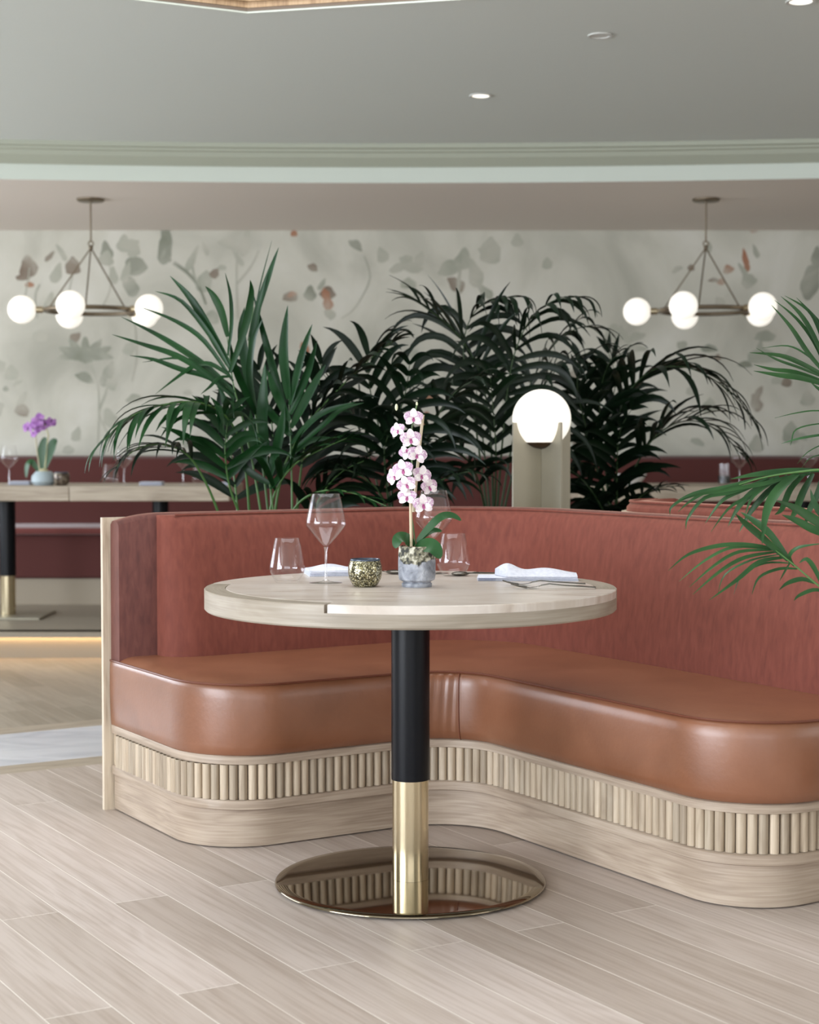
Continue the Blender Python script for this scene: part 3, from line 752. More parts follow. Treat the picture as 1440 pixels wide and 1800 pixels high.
mx = N.new('ShaderNodeMix'); mx.data_type = 'RGBA'; L.new(gt.outputs[0], mx.inputs[0]); L.new(B.inputs['Base Color'].links[0].from_socket, mx.inputs[6]); L.new(r4.outputs[0], mx.inputs[7]); L.new(mx.outputs[2], B.inputs['Base Color'])

def blade(mb, pts, widths, up=(0,0,1), fold=.12, th=.0012):
    """leaf blade along a polyline: closed thin solid"""
    pts = [Vector(p) for p in pts]; rings = []
    for i, p in enumerate(pts):
        t = (pts[min(i+1, len(pts)-1)] - pts[max(i-1, 0)]).normalized(); s = t.cross(Vector(up))
        if s.length < 1e-3: s = Vector((1,0,0))
        s.normalize(); n = s.cross(t); w_ = widths[i]
        rings.append([p - s*w_ + n*w_*fold, p - n*0, p + s*w_ + n*w_*fold, p - n*th])
    mb.loft(rings)
def spl(ps, n):
    ps = [Vector(p) for p in ps]; out = []
    for i in range(len(ps)-1):
        p0 = ps[max(i-1,0)]; p1 = ps[i]; p2 = ps[i+1]; p3 = ps[min(i+2,len(ps)-1)]
        for s in range(n):
            t = s/n; out.append(.5*((2*p1)+(-p0+p2)*t+(2*p0-5*p1+4*p2-p3)*t*t+(-p0+3*p1-3*p2+p3)*t**3))
    out.append(ps[-1]); return out
ox, oy, oz = on_table(733, 1031); OY = oy
orc = thing('potted_orchid', 'white and mauve veined orchid in a grey glazed pot at the centre of the table', 'orchid', (ox, oy, oz)); OO = Vector((ox, oy, oz))
mb = MB(); mb.lathe([(.0001,0),(.037,0),(.0385,.003),(.038,.009),(.034,.011),(.036,.0135),(.045,.018),(.0470,.03),(.0475,.06),(.0465,.088),(.0455,.101),(.043,.103),(.042,.098),(.042,.088),(.0001,.088)], n=56)
pot = mb.build('pot', pot_m, orc, sharp=50)
mb = MB(); mb.lathe([(.0001,.0885),(.0415,.0885),(.036,.096),(.02,.1),(.0001,.101)], n=24); 
for k in range(26): a = random.random()*6.28; r_ = random.random()*.034; mb.sphere((r_*math.cos(a), r_*math.sin(a), .099), .005, 6, 4, (1.4,.9,.7))
mb.build('bark_chips', noisy('bark_chips', [(.3, (70, 48, 34)), (.7, (130, 92, 66))], .9, (1,1,1), 90, 3), pot)
def OL(px, py, dy=0): return P(px, py, OY+dy) - OO
mb = MB(); mb.tube([OL(723,966,-.012), OL(722,880,-.004)], .0038, 8); mb.build('support_stake', M('bamboo_stake', (206, 190, 160), .6), orc)
mb = MB(); mb.tube([OL(727,900,.012), OL(736,800,.008), OL(744,729,.0)], .0038, 8); mb.build('support_stake', M('bamboo_stake_pale', (212, 198, 170), .6), orc)
mb = MB(); mb.tube(spl([OL(731,965,.006), OL(727,930,0), OL(722,890,0), OL(726,840,-.004), OL(722,780,-.004), OL(726,742,-.004), OL(733,712,.0)], 5), .0022, 7)
for a, b in (((724,850),(704,838)),((724,846),(746,838)),((723,790),(702,760)),((724,870),(742,884)),((724,800),(735,800))): mb.tube([OL(*a), OL(*b, -.008)], .0014, 6)
mb.build('flower_stem', M('orchid_stem', (88, 112, 70), .5), orc)
fl_ = [(727,735,0,1.0,0),(700,757,-35,.85,.3),(722,772,5,1.08,.1),(715,795,-10,.8,2.9),(733,800,15,1.05,-.3),(709,826,-15,1.1,.2),(694,838,-50,.95,.6),(741,836,25,1.05,-.2),(715,852,-5,1.0,.4),(754,856,40,1.0,.2),(716,874,-12,1.0,0),(744,887,12,1.1,.1)]
for i, (px, py, yaw, s, roll) in enumerate(fl_):
    mb = MB(); dy = -.018 - .012*(i % 3); c = OL(px, py, dy)
    flower_mb(mb, Vector((0,0,0)), .0245*s, (math.sin(math.radians(yaw)), -1, .05+.1*math.sin(i*2.1)), roll, pw_, pp_)
    o = mb.build('flower', [pw_, pp_, pc_], orc, sharp=80); o.location = c
budm = M('orchid_bud', (214, 214, 180), .5)
mb = MB(); mb.sphere(OL(697,716,0), .004, 8, 6, (1,1,2.2)); mb.build('flower_bud', budm, orc)
mb = MB(); mb.sphere(OL(733,710,0), .003, 8, 6, (1,1,1.8)); mb.build('flower_bud', budm, orc)
def oleaf(pts, wd, up=(0,-.3,1), fold=.15):
    mb = MB(); ps = spl(pts, 5); n = len(ps); blade(mb, ps, [wd*(math.sin(PI*(.06+.94*i/(n-1)))**.6 if i < n-1 else .03) for i in range(n)], up, fold, .0016); return mb.build('leaf', mt['orchid_leaf'], orc, sharp=80)
oleaf([OL(731,958), OL(748,958,-.03), OL(764,964,-.045), OL(774,982,-.05)], .021, (.2,-.9,.35))
oleaf([OL(728,960), OL(712,946,-.02), OL(700,948,-.03), OL(695,964,-.035)], .017, (-.2,-.8,.5))
oleaf([OL(733,952), OL(752,930,0), OL(775,909,.0), OL(795,906,.01), OL(811,915,.01)], .0105, (0,-.9,.5))
oleaf([OL(733,954), OL(750,938,.01), OL(764,932,.02), OL(777,934,.02)], .008, (0,-.9,.5))

# napkins and cutlery
def napkin(name, label, loc, rz, sx, sy, layers, wave=0.0, group=None):
    t = thing(name, label, 'napkin', loc, rz, group)
    a = MB(); h = .0028
    for k in range(layers):
        rings = []; n = 16; z0 = k*h*1.25
        for i in range(n+1):
            u = i/n; x = (u-.5)*sx*(1-.01*k); zz = z0 + wave*(.3*math.sin(u*PI*2+k))*.2*k/layers
            rings.append([Vector((x, -sy/2, zz+h*.15)), Vector((x, -sy/2-.001, zz+h*.5)), Vector((x, -sy/2, zz+h*.9)), Vector((x, sy/2, zz+h)), Vector((x, sy/2, zz))])
        a.loft(rings)
    b = a.build('folded_cloth', mt['linen'], t, sharp=50)
    return t, layers*h*1.25
t1, h1 = napkin('napkin', 'folded white napkin behind the left wine glass on the round table', Vector(on_table(582, 1010)), .18, .135, .135, 4)
mb = MB(); mb.loft([[Vector((x, -.055, h1)), Vector((x, .05, h1)), Vector((x, .045, h1+.003+.010*math.sin(PI*(x+.0675)/.135)**2)), Vector((x, -.045, h1+.003+.008*math.sin(PI*(x+.0675)/.135)**2))] for x in [-.066+.132*i/14 for i in range(15)]]); mb.build('top_fold', mt['linen'], t1)
t2, h2 = napkin('napkin', 'folded white napkin with a loose rolled fold, right side of the round table', Vector(on_table(927, 1019)), -.03, .265, .105, 3)
rings = []
for i in range(31):
    u = i/30; x = -.085+.215*u; hh = .006+.026*math.exp(-((u-.14)/.16)**2)+.019*math.exp(-((u-.62)/.30)**2)*(1-u*.3); yy = .05-.01*u; y0 = -.052+.085*max(0, .12-u)/.12
    rings.append([Vector((x, y0, h2)), Vector((x, y0-.001, h2+.002)), Vector((x, y0*.55, h2+hh*.72)), Vector((x, y0*.1+.006, h2+hh)), Vector((x, yy*.6, h2+hh*.8)), Vector((x, yy, h2+.002)), Vector((x, yy, h2))])
mb = MB(); mb.loft(rings); mb.build('top_fold', mt['linen'], t2, sharp=70)
mb = MB()
for z in (.0038, .0075): mb.tube([(-.1325, -.0536, z), (-.085, -.0536, z)], .0007, 5); 
mb.build('hem', mt['linen_stripe'], t2)

def fork(loc, rz, label, tilt=0):
    t = thing('fork', label, 'fork', loc, rz, 'forks beside the right napkin')
    # handle along +x, tines toward -x
    a = MB(); pts = []; prof = [(.115,.0055,.003),(.08,.005,.005),(.03,.0036,.008),(.0,.003,.011),(-.022,.003,.007)]
    rings = []
    for x, w_, z in prof: rings.append([Vector((x,-w_,z)), Vector((x,w_,z)), Vector((x,w_*.8,z+.003)), Vector((x,-w_*.8,z+.003))])
    a.loft(rings); a.build('handle', mt['steel'], t)
    b = MB(); rings = []
    for x, w_, z in [(-.022,.003,.007),(-.032,.010,.0035),(-.048,.0115,.002),(-.058,.011,.003)]: rings.append([Vector((x,-w_,z)), Vector((x,w_,z)), Vector((x,w_*.8,z+.0015)), Vector((x,-w_*.8,z+.0015))])
    b.loft(rings)
    for k in (-1.5,-.5,.5,1.5):
        b.tube([(-.056, k*.0062, .0035), (-.075, k*.006, .0065), (-.096, k*.0055, .0125)], [.0022,.0020,.0014], 6)
    b.build('tines', mt['steel'], t); return t
fork(Vector(on_table(966, 1035)), -.06, 'nearer steel fork lying tines up beside the right napkin')
fork(Vector(on_table(950, 1029)), .02, 'farther steel fork leaning against the right napkin')
def knife(loc, rz, label):
    t = thing('table_knife', label, 'knife', loc, rz)
    a = MB(); rings = [[Vector((x,-w_,z)), Vector((x,w_,z)), Vector((x,w_,z+.004)), Vector((x,-w_,z+.004))] for x, w_, z in [(-.11,.004,.0),(-.06,.005,.0),(.0,.0035,.0)]]; a.loft(rings); a.build('handle', mt['steel'], t)
    b = MB(); rings = [[Vector((x,-w_,0)), Vector((x,w_,0)), Vector((x,w_*.6,.0012)), Vector((x,-w_,.002))] for x, w_ in [(.001,.004),(.03,.009),(.08,.0095),(.105,.005),(.113,.001)]]; b.loft(rings); b.build('blade', mt['steel'], t); return t
knife(Vector(on_table(868, 1008)), PI, 'steel table knife lying behind the right napkin')
def spoon(loc, rz, label):
    t = thing('spoon', label, 'spoon', loc, rz)
    a = MB(); rings = [[Vector((x,-w_,z)), Vector((x,w_,z)), Vector((x,w_*.8,z+.0018)), Vector((x,-w_*.8,z+.0018))] for x, w_, z in [(.11,.005,.002),(.06,.004,.006),(.0,.0028,.009),(-.02,.003,.005)]]; a.loft(rings); a.build('handle', mt['steel'], t)
    b = MB(); b.sphere((-.042, 0, .0065), .022, 20, 10, (1.15,.72,.28)); b.build('bowl', mt['steel'], t); return t
spoon(Vector(on_table(668, 1009)), PI*.93, 'steel spoon lying behind the gold candle holder')
spoon(Vector(on_table(835, 1012)), .25, 'steel spoon between the right tumbler and the napkin')

# ------------------------------------------------------------------ planter behind the banquette
pl = thing('planter', 'long low oak planter box behind the banquette holding the palms and the globe lamp', 'planter', W(3.3, 5.2, 0)); OP = Vector(W(3.3, 5.2, 0))
PA0, PA1, PB0, PB1, PZ = 2.15, 4.75, 4.835, 5.55, .855
def bxab(mb, a0, a1, b0, b1, z0, z1): mb.loft([[W(a0,b0,z), W(a1,b0,z), W(a1,b1,z), W(a0,b1,z)] for z in (z0, z1)])
mb = MB()
bxab(mb, PA0, PA1, PB0, PB0+.025, 0, PZ); bxab(mb, PA0, PA1, PB1-.025, PB1, 0, PZ); bxab(mb, PA0, PA0+.025, PB0+.025, PB1-.025, 0, PZ); bxab(mb, PA1-.025, PA1, PB0+.025, PB1-.025, 0, PZ)
mb.build('box', mt['planter'], pl, off=OP, smooth=False)
mb = MB(); bxab(mb, PA0+.026, PA1-.026, PB0+.026, PB1-.026, .2, .80); mb.build('soil', mt['soil'], pl, off=OP, smooth=False)
LX, LY = (952-720)/F*6.12, 6.12
la, lb = AB(LX, LY)
mb = MB(); bxab(mb, la-.19, la+.19, PB0+.026, 5.12, .801, .853); mb.build('lamp_shelf', mt['planter'], pl, off=OP, smooth=False)
# globe lamp: crossed metal plates with a round cut-out, opal globe
lamp = thing('globe_lamp', 'lit opal globe lamp seated in crossed champagne metal plates behind the banquette', 'lamp', (LX, LY, .854), math.radians(30))
gz = P(952, 736, LY).z - .854; gr = .108; hw = .127; ph = P(952, 743, LY).z - .854
def plate(ang, full=True):
    mb = MB(); n = 24; R = gr+.004; th = .0035
    def prof_pts(side):
        pts = [(0.004*side if True else 0, 0), (hw*side, 0), (hw*side, ph)]
        # arc of the cut from outer top down to centre
        x_top = math.sqrt(max(0, R*R-(ph-gz)**2)); pts.append((x_top*side, ph))
        a0 = math.atan2(ph-gz, x_top)
        for i in range(1, n+1):
            t = a0 + (-PI/2 - a0)*i/n; x = R*math.cos(t); pts.append((max(x, .004)*side, gz+R*math.sin(t)))
        return pts
    for side in (-1, 1):
        pp = prof_pts(side); M3 = Matrix.Rotation(ang, 3, 'Z')
        f = [M3 @ Vector((x, -th, z)) for x, z in pp]; b = [M3 @ Vector((x, th, z)) for x, z in pp]; k = len(pp)
        # fan the face in strips under the arc
        vs = f+b; fs = []
        # triangulate profile
        tri = tessellate_polygon([[Vector((x, z, 0)) for x, z in pp]])
        for t in tri: fs.append(tuple(t)); fs.append(tuple(i+k for i in reversed(t)))
        for i in range(k): j = (i+1) % k; fs.append((i, j, j+k, i+k))
        mb.add(vs, fs)
    return mb
plate(0).build('metal_plate', mt['nickel'], lamp, smooth=False)
plate(PI/2).build('metal_plate', mt['nickel'], lamp, smooth=False)
mb = MB(); mb.sphere((0,0,gz), gr, 48, 28); globe = mb.build('globe', mt['globe_lamp'], lamp)
mb = MB(); prof = [(.0001, gz-gr-.0025)]
for i in range(1, 9): t = math.radians(-90 + i*38/8); prof.append(((gr+.0025)*math.cos(t), gz+(gr+.0025)*math.sin(t)))
mb.open_lathe(prof, n=40); mb.build('base_cap', M('dark_bronze_cap', (96, 72, 50), .35, .8), lamp)

# ------------------------------------------------------------------ palms
UP = Vector((0,0,1))
def frond(root, pts, n=26, ln=.34, wd=.017, t0=.35, droop=.9, spread=62, lift=.12, mat='leaf', stalk='stalk', seed=0, tipw=1.0, rr=.0055, off=None, roll=0.0, outward=None):
    rnd = random.Random(seed); off = off if off is not None else Vector((0,0,0))
    ps = spl(pts, 10); m = len(ps)
    seg = [0]
    for i in range(1, m): seg.append(seg[-1]+(ps[i]-ps[i-1]).length)
    tot = seg[-1]
    st = MB(); st.tube([p-off for p in ps], [rr*(1-.78*s/tot) for s in seg], 7)
    lf = MB()
    def at(s):
        s = min(max(s, 0), tot-1e-5); k = 0
        while seg[k+1] < s: k += 1
        u = (s-seg[k])/(seg[k+1]-seg[k]+1e-9); return ps[k].lerp(ps[k+1], u), (ps[min(k+1,m-1)]-ps[k]).normalized()
    for i in range(n):
        f = i/(n-1); s = tot*(t0 + (1-t0)*f)
        p, T = at(s)
        ref = UP if abs(T.z) < .93 else Vector((0,-1,0))
        if outward is not None: ref = Vector(outward)
        S = T.cross(ref).normalized()
        if roll: S = Matrix.Rotation(roll, 3, T) @ S
        Nn = S.cross(T).normalized()
        L0 = ln*(.55+.45*math.sin(PI*min(1, f*.9+.22)))*(1-.35*f)*rnd.uniform(.82, 1.15)
        for side in (-1, 1):
            al = math.radians(spread*(1-.55*f)*rnd.uniform(.72, 1.22))
            d = (S*side*math.sin(al) + T*math.cos(al) + Nn*(lift+rnd.uniform(-.22, .28))).normalized()
            q = p.copy(); k = 9; path = [q.copy()]; g = droop*rnd.uniform(.6, 1.7)
            for j in range(k):
                q = q + d*(L0/k); d = (d + Vector((0,0,-1))*g*(j+1)/k*.22).normalized(); path.append(q.copy())
            W_ = wd*rnd.uniform(.85, 1.15)*(1-.35*f)
            rings = []
            bn = (Nn - path[1].normalized()*0).normalized()
            for j, pt in enumerate(path):
                t = (path[min(j+1,k)]-path[max(j-1,0)]).normalized(); u = j/k
                ww = W_*(math.sin(PI*min(1, .10+u*.80))**.75)*(1-u**4*.9)
                if j == k: ww = .0004
                sd = t.cross(Nn); 
                if sd.length < .05: sd = T
                sd = (sd + S*0).normalized(); nn = sd.cross(t)
                rings.append([pt-off-sd*ww+nn*ww*.28, pt-off, pt-off+sd*ww+nn*ww*.28, pt-off-nn*.0008])
            lf.loft(rings, True, False)
    fo = lf.build('frond', mt[mat], root, sharp=85)
    st.build('stalk', mt[stalk], fo)
    return fo
def frondx(root, rachis, leaflets, off, Y, mat='leaf', stalk='stalk', seed=0, rr=.005, spreadY=.14):
    rnd = random.Random(seed); lf = MB()
    for pts, w_ in leaflets:
        dy = rnd.uniform(-spreadY, spreadY*.6); n0 = len(pts)-1
        ps = spl([P(p[0], p[1], Y + dy*(i/n0)) for i, p in enumerate(pts)], 4); k = len(ps)-1; rings = []
        for j, pt in enumerate(ps):
            t = (ps[min(j+1,k)]-ps[max(j-1,0)]).normalized(); u = j/k
            ww = w_*(math.sin(PI*min(1, .10+u*.80))**.75)*(1-u**4*.9) if j < k else .0004
            view = Vector((-.25+.3*math.sin(seed+w_*900), -1, .35)).normalized(); sd = t.cross(view).normalized(); nn = sd.cross(t)
            rings.append([pt-off-sd*ww+nn*ww*.28, pt-off, pt-off+sd*ww+nn*ww*.28, pt-off-nn*.0008])
        lf.loft(rings, True, False)
    fo = lf.build('frond', mt[mat], root, sharp=85)
    ps = spl(rachis, 6); st = MB(); m = len(ps); st.tube([p-off for p in ps], [rr*(1-.75*i/m) for i in range(m)], 7); st.build('stalk', mt[stalk], fo)
    return fo
def palm(label, base, fronds, group='palms in the planter behind the banquette', **kw):
    t = thing('palm', label, 'palm', base, 0, group)
    for i, fr in enumerate(fronds):
        d = dict(kw); d.update(fr[1] if len(fr) > 1 else {}); d.setdefault('seed', i+int(base[0]*100)); d['off'] = Vector(base)
        frond(t, [Vector((P(*fr[0][0]).x, P(*fr[0][0]).y, .79))] + [P(*q) for q in fr[0]], **d)
    return t
def pbase(px, Y): v = P(px, 893, Y); return Vector((v.x, Y, .801))

# left palm: brightest, nearest
b = pbase(455, 5.85)
lp = palm('tall bright green palm at the left end, its fronds reaching over the left chandelier', b, [
    ([(440,925,5.85),(428,800,5.8),(400,735,5.72),(350,708,5.6),(285,712,5.5),(225,735,5.42),(182,775,5.38)], dict(n=19, ln=.34, wd=.0145, t0=.45, droop=1.5, spread=52, lift=-.12)),
    ([(392,925,5.8),(365,855,5.76),(330,800,5.7),(285,782,5.62),(240,790,5.58),(205,820,5.55)], dict(n=12, ln=.22, wd=.010, t0=.5, droop=1.2, spread=48, lift=-.05, mat='leaf_dark')),
    ([(520,925,6.05),(530,820,6.08),(545,740,6.1),(560,680,6.1),(565,640,6.1)], dict(n=9, ln=.34, wd=.019, t0=.4, droop=.7, spread=48, mat='leaf_dark')),
    ([(420,925,6.05),(412,840,6.08),(402,780,6.1),(385,730,6.1)], dict(n=8, ln=.30, wd=.018, t0=.3, droop=1.0, spread=55, mat='leaf_dark')),
    ([(480,925,6.05),(476,840,6.08),(480,770,6.1),(470,700,6.1),(455,650,6.1)], dict(n=9, ln=.36, wd=.02, t0=.35, droop=.8, spread=52, mat='leaf_dark')),
    ([(545,925,6.0),(565,870,5.98),(600,830,5.95),(640,810,5.95)], dict(n=9, ln=.24, wd=.016, t0=.2, droop=1.0, spread=52, mat='leaf_dark')),
    ([(480,925,5.88),(500,820,5.95),(545,740,6.0),(590,690,6.0),(640,640,5.98),(690,600,5.95)], dict(n=11, ln=.28, wd=.021, t0=.5, droop=.9, spread=52, lift=.1, mat='leaf_dark')),
    ([(470,925,5.82),(486,860,5.8),(520,815,5.78),(565,790,5.76),(610,770,5.74)], dict(n=8, ln=.27, wd=.016, t0=.35, droop=.6, spread=48, lift=.15)),
    ([(430,925,5.84),(405,860,5.8),(396,800,5.76),(398,760,5.74),(402,730,5.72)], dict(n=7, ln=.28, wd=.018, t0=.5, droop=.9, spread=60, lift=.0, outward=(-.2,-1,.2))),
    ([(500,925,5.84),(530,880,5.78),(575,862,5.7),(625,868,5.62),(680,890,5.56)], dict(n=5, ln=.16, wd=.012, t0=.4, droop=.8, spread=28, lift=.05)),
])
LPO = Vector(b)
def lrach(Y, *q): g = P(q[0][0], 925, Y); return [Vector((g.x, g.y, .79))] + [P(x, y, Y) for x, y in q]
frondx(lp, lrach(5.8, (462,925),(445,820),(425,730),(411,680),(404,630),(399,590)), [
    ([(408,650),(380,600),(340,530),(299,485)],.017), ([(400,592),(390,550),(375,520),(361,503)],.014), ([(401,625),(408,570),(406,520),(396,480)],.010),
    ([(404,655),(430,580),(442,520),(440,492)],.014), ([(408,655),(370,590),(320,530),(273,512)],.009), ([(410,670),(360,600),(310,565),(248,540)],.009),
    ([(412,690),(370,650),(320,615),(270,585),(213,557)],.012), ([(412,700),(360,655),(310,625),(250,605),(197,588)],.011), ([(412,705),(370,655),(320,630),(250,637)],.007),
    ([(414,700),(370,665),(320,650),(270,632),(228,625)],.010), ([(404,660),(370,640),(340,645),(310,665),(273,693)],.010), ([(406,662),(385,665),(370,680),(353,693)],.009)], LPO, 5.72, seed=2)
frondx(lp, lrach(5.9, (474,925),(462,820),(448,720),(438,640),(438,590),(446,540)), [
    ([(438,600),(455,540),(475,480),(490,435)],.016), ([(446,560),(458,500),(478,423)],.003), ([(440,640),(446,590),(455,540),(470,480)],.014),
    ([(512,765),(490,680),(465,590),(445,515)],.016), ([(444,700),(432,640),(425,580),(430,540)],.018), ([(450,720),(440,660),(446,600),(462,560)],.016), ([(452,730),(428,680),(412,640),(405,600)],.014)], LPO, 5.9, seed=3)
frondx(lp, lrach(5.82, (514,925),(513,850),(511,780),(509,730),(508,700)), [
    ([(508,702),(500,620),(506,537)],.022), ([(510,712),(530,630),(549,570)],.016), ([(511,728),(540,660),(558,598)],.016), ([(512,752),(545,690),(573,640)],.017), ([(512,780),(560,730),(625,707)],.012),
    ([(514,792),(565,750),(600,720),(640,708)],.010), ([(510,740),(485,690),(470,650)],.016), ([(511,765),(480,730),(462,700)],.015), ([(512,800),(545,775),(590,770)],.012)], LPO, 5.8, seed=4)
frondx(lp, lrach(5.8, (484,925),(478,880),(472,830),(470,790)), [
    ([(470,800),(462,740),(464,690),(466,638)],.022), ([(474,840),(492,770),(500,710)],.021), ([(473,830),(448,780),(440,720)],.018), ([(476,860),(505,820),(535,800)],.014), ([(474,850),(440,830),(415,800)],.014)], LPO, 5.78, seed=5)
b = pbase(690, 6.15)
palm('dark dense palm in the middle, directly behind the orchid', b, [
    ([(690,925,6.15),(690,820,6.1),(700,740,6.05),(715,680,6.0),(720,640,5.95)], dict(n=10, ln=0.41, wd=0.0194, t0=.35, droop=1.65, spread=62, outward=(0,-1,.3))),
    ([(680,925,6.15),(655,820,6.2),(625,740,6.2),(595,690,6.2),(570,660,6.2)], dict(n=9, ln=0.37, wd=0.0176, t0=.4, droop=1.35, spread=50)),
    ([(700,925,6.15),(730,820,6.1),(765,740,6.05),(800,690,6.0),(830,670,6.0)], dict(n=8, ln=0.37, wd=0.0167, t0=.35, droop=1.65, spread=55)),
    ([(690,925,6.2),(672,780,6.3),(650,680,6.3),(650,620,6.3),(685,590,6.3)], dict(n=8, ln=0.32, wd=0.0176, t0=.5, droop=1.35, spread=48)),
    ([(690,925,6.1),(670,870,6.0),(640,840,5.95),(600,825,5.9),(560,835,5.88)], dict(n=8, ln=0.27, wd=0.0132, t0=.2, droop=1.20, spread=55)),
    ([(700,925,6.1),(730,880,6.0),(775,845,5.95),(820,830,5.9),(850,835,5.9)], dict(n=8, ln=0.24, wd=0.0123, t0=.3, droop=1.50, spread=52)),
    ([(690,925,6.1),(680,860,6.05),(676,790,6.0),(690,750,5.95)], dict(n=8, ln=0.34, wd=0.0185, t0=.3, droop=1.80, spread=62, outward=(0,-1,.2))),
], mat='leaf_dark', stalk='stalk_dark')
b = pbase(868, 6.47)
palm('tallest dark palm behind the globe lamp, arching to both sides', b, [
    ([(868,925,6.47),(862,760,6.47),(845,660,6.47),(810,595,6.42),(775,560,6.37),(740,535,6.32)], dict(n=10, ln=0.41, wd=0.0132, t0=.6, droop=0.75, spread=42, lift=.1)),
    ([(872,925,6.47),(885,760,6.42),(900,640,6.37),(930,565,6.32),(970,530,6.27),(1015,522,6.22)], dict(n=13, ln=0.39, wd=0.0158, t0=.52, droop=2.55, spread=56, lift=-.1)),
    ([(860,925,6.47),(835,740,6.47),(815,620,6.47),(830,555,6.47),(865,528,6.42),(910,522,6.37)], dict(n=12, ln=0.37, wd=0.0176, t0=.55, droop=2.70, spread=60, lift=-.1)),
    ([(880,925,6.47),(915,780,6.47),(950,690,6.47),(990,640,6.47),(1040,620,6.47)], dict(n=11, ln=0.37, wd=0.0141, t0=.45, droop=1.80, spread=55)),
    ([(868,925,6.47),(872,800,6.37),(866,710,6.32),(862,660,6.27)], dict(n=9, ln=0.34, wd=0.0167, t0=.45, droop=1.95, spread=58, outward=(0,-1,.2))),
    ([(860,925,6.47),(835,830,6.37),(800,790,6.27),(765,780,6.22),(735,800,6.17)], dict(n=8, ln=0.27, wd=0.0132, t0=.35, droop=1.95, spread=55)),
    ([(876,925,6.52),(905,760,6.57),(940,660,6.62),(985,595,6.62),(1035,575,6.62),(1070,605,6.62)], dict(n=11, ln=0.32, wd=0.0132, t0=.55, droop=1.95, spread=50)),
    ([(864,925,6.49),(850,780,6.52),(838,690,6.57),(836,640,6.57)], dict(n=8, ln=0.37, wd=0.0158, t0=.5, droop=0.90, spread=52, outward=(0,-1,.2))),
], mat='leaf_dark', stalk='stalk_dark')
b = pbase(1090, 6.75)
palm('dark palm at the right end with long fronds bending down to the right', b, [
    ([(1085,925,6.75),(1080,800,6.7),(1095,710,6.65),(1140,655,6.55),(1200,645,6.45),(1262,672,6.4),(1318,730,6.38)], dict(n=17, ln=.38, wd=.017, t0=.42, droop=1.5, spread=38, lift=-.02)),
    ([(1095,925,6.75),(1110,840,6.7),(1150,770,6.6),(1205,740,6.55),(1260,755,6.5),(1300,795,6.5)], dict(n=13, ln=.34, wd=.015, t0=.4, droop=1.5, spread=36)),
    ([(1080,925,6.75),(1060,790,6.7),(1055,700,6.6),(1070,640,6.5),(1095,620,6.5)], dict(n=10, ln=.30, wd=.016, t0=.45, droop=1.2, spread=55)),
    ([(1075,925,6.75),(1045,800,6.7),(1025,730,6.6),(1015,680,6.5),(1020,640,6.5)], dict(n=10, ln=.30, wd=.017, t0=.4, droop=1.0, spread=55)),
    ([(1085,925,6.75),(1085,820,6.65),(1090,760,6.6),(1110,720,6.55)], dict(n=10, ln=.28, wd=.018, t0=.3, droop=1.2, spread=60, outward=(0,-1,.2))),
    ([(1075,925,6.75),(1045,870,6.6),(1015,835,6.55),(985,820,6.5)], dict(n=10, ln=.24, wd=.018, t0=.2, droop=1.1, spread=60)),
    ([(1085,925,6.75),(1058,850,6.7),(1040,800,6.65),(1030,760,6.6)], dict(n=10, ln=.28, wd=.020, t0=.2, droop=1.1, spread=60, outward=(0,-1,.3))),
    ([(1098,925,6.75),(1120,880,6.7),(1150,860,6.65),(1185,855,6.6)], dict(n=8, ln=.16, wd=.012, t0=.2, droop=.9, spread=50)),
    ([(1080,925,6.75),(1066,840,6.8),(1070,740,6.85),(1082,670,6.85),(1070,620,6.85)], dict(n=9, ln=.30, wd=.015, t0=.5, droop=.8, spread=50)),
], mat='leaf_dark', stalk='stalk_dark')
# potted palm just outside the right edge, leaning into the picture
bx, by = 1.62, 3.55
t = thing('palm', 'fresh green palm entering from the right edge in front of the banquette', 'palm', (bx, by, 0)); FO = Vector((bx, by, 0))
pm = MB(); pm.lathe([(.0001,0),(.17,0),(.18,.02),(.22,.40),(.225,.42),(.205,.42),(.20,.38),(.0001,.38)], n=40); pm.build('pot', M('charcoal_pot', (60, 60, 60), .6), t)
pm = MB(); pm.lathe([(.0001,.381),(.199,.381),(.15,.395),(.0001,.40)], n=24); pm.build('soil', mt['soil'], t)
root0 = Vector((bx, by, .40))
def fresh(pts, **kw): frond(t, [root0, root0+Vector((-.02,.02,.25))] + [P(*q) for q in pts], off=FO, mat='leaf_fresh', **kw)
def ffx(Y, rach, leaves, seed, sy=.10): frondx(t, [root0, root0+Vector((-.02,.02,.25))] + [P(x, y, Y-.25+.25*i/(len(rach)-1)) for i, (x, y) in enumerate(rach)], leaves, FO, Y, mat='leaf_fresh', seed=seed, spreadY=sy)
ffx(4.05, [(1640,840),(1560,740),(1490,690),(1458,668)], [
    ([(1458,665),(1420,620),(1390,575),(1356,536)],.0065), ([(1458,660),(1430,600),(1400,560),(1362,528)],.005), ([(1460,655),(1430,590),(1405,550),(1373,521)],.0065), ([(1462,650),(1440,580),(1420,545),(1380,520)],.0055),
    ([(1464,645),(1450,585),(1430,555),(1400,523)],.005), ([(1458,665),(1410,640),(1370,625),(1318,620)],.007), ([(1458,668),(1410,648),(1365,632),(1330,612)],.004), ([(1456,658),(1420,625),(1385,608),(1340,612)],.0025),
    ([(1460,675),(1400,655),(1360,650),(1325,641)],.006), ([(1462,680),(1410,665),(1370,660),(1325,652)],.008), ([(1475,640),(1465,590),(1450,540)],.007), ([(1480,690),(1450,690),(1425,672)],.006)], 3)
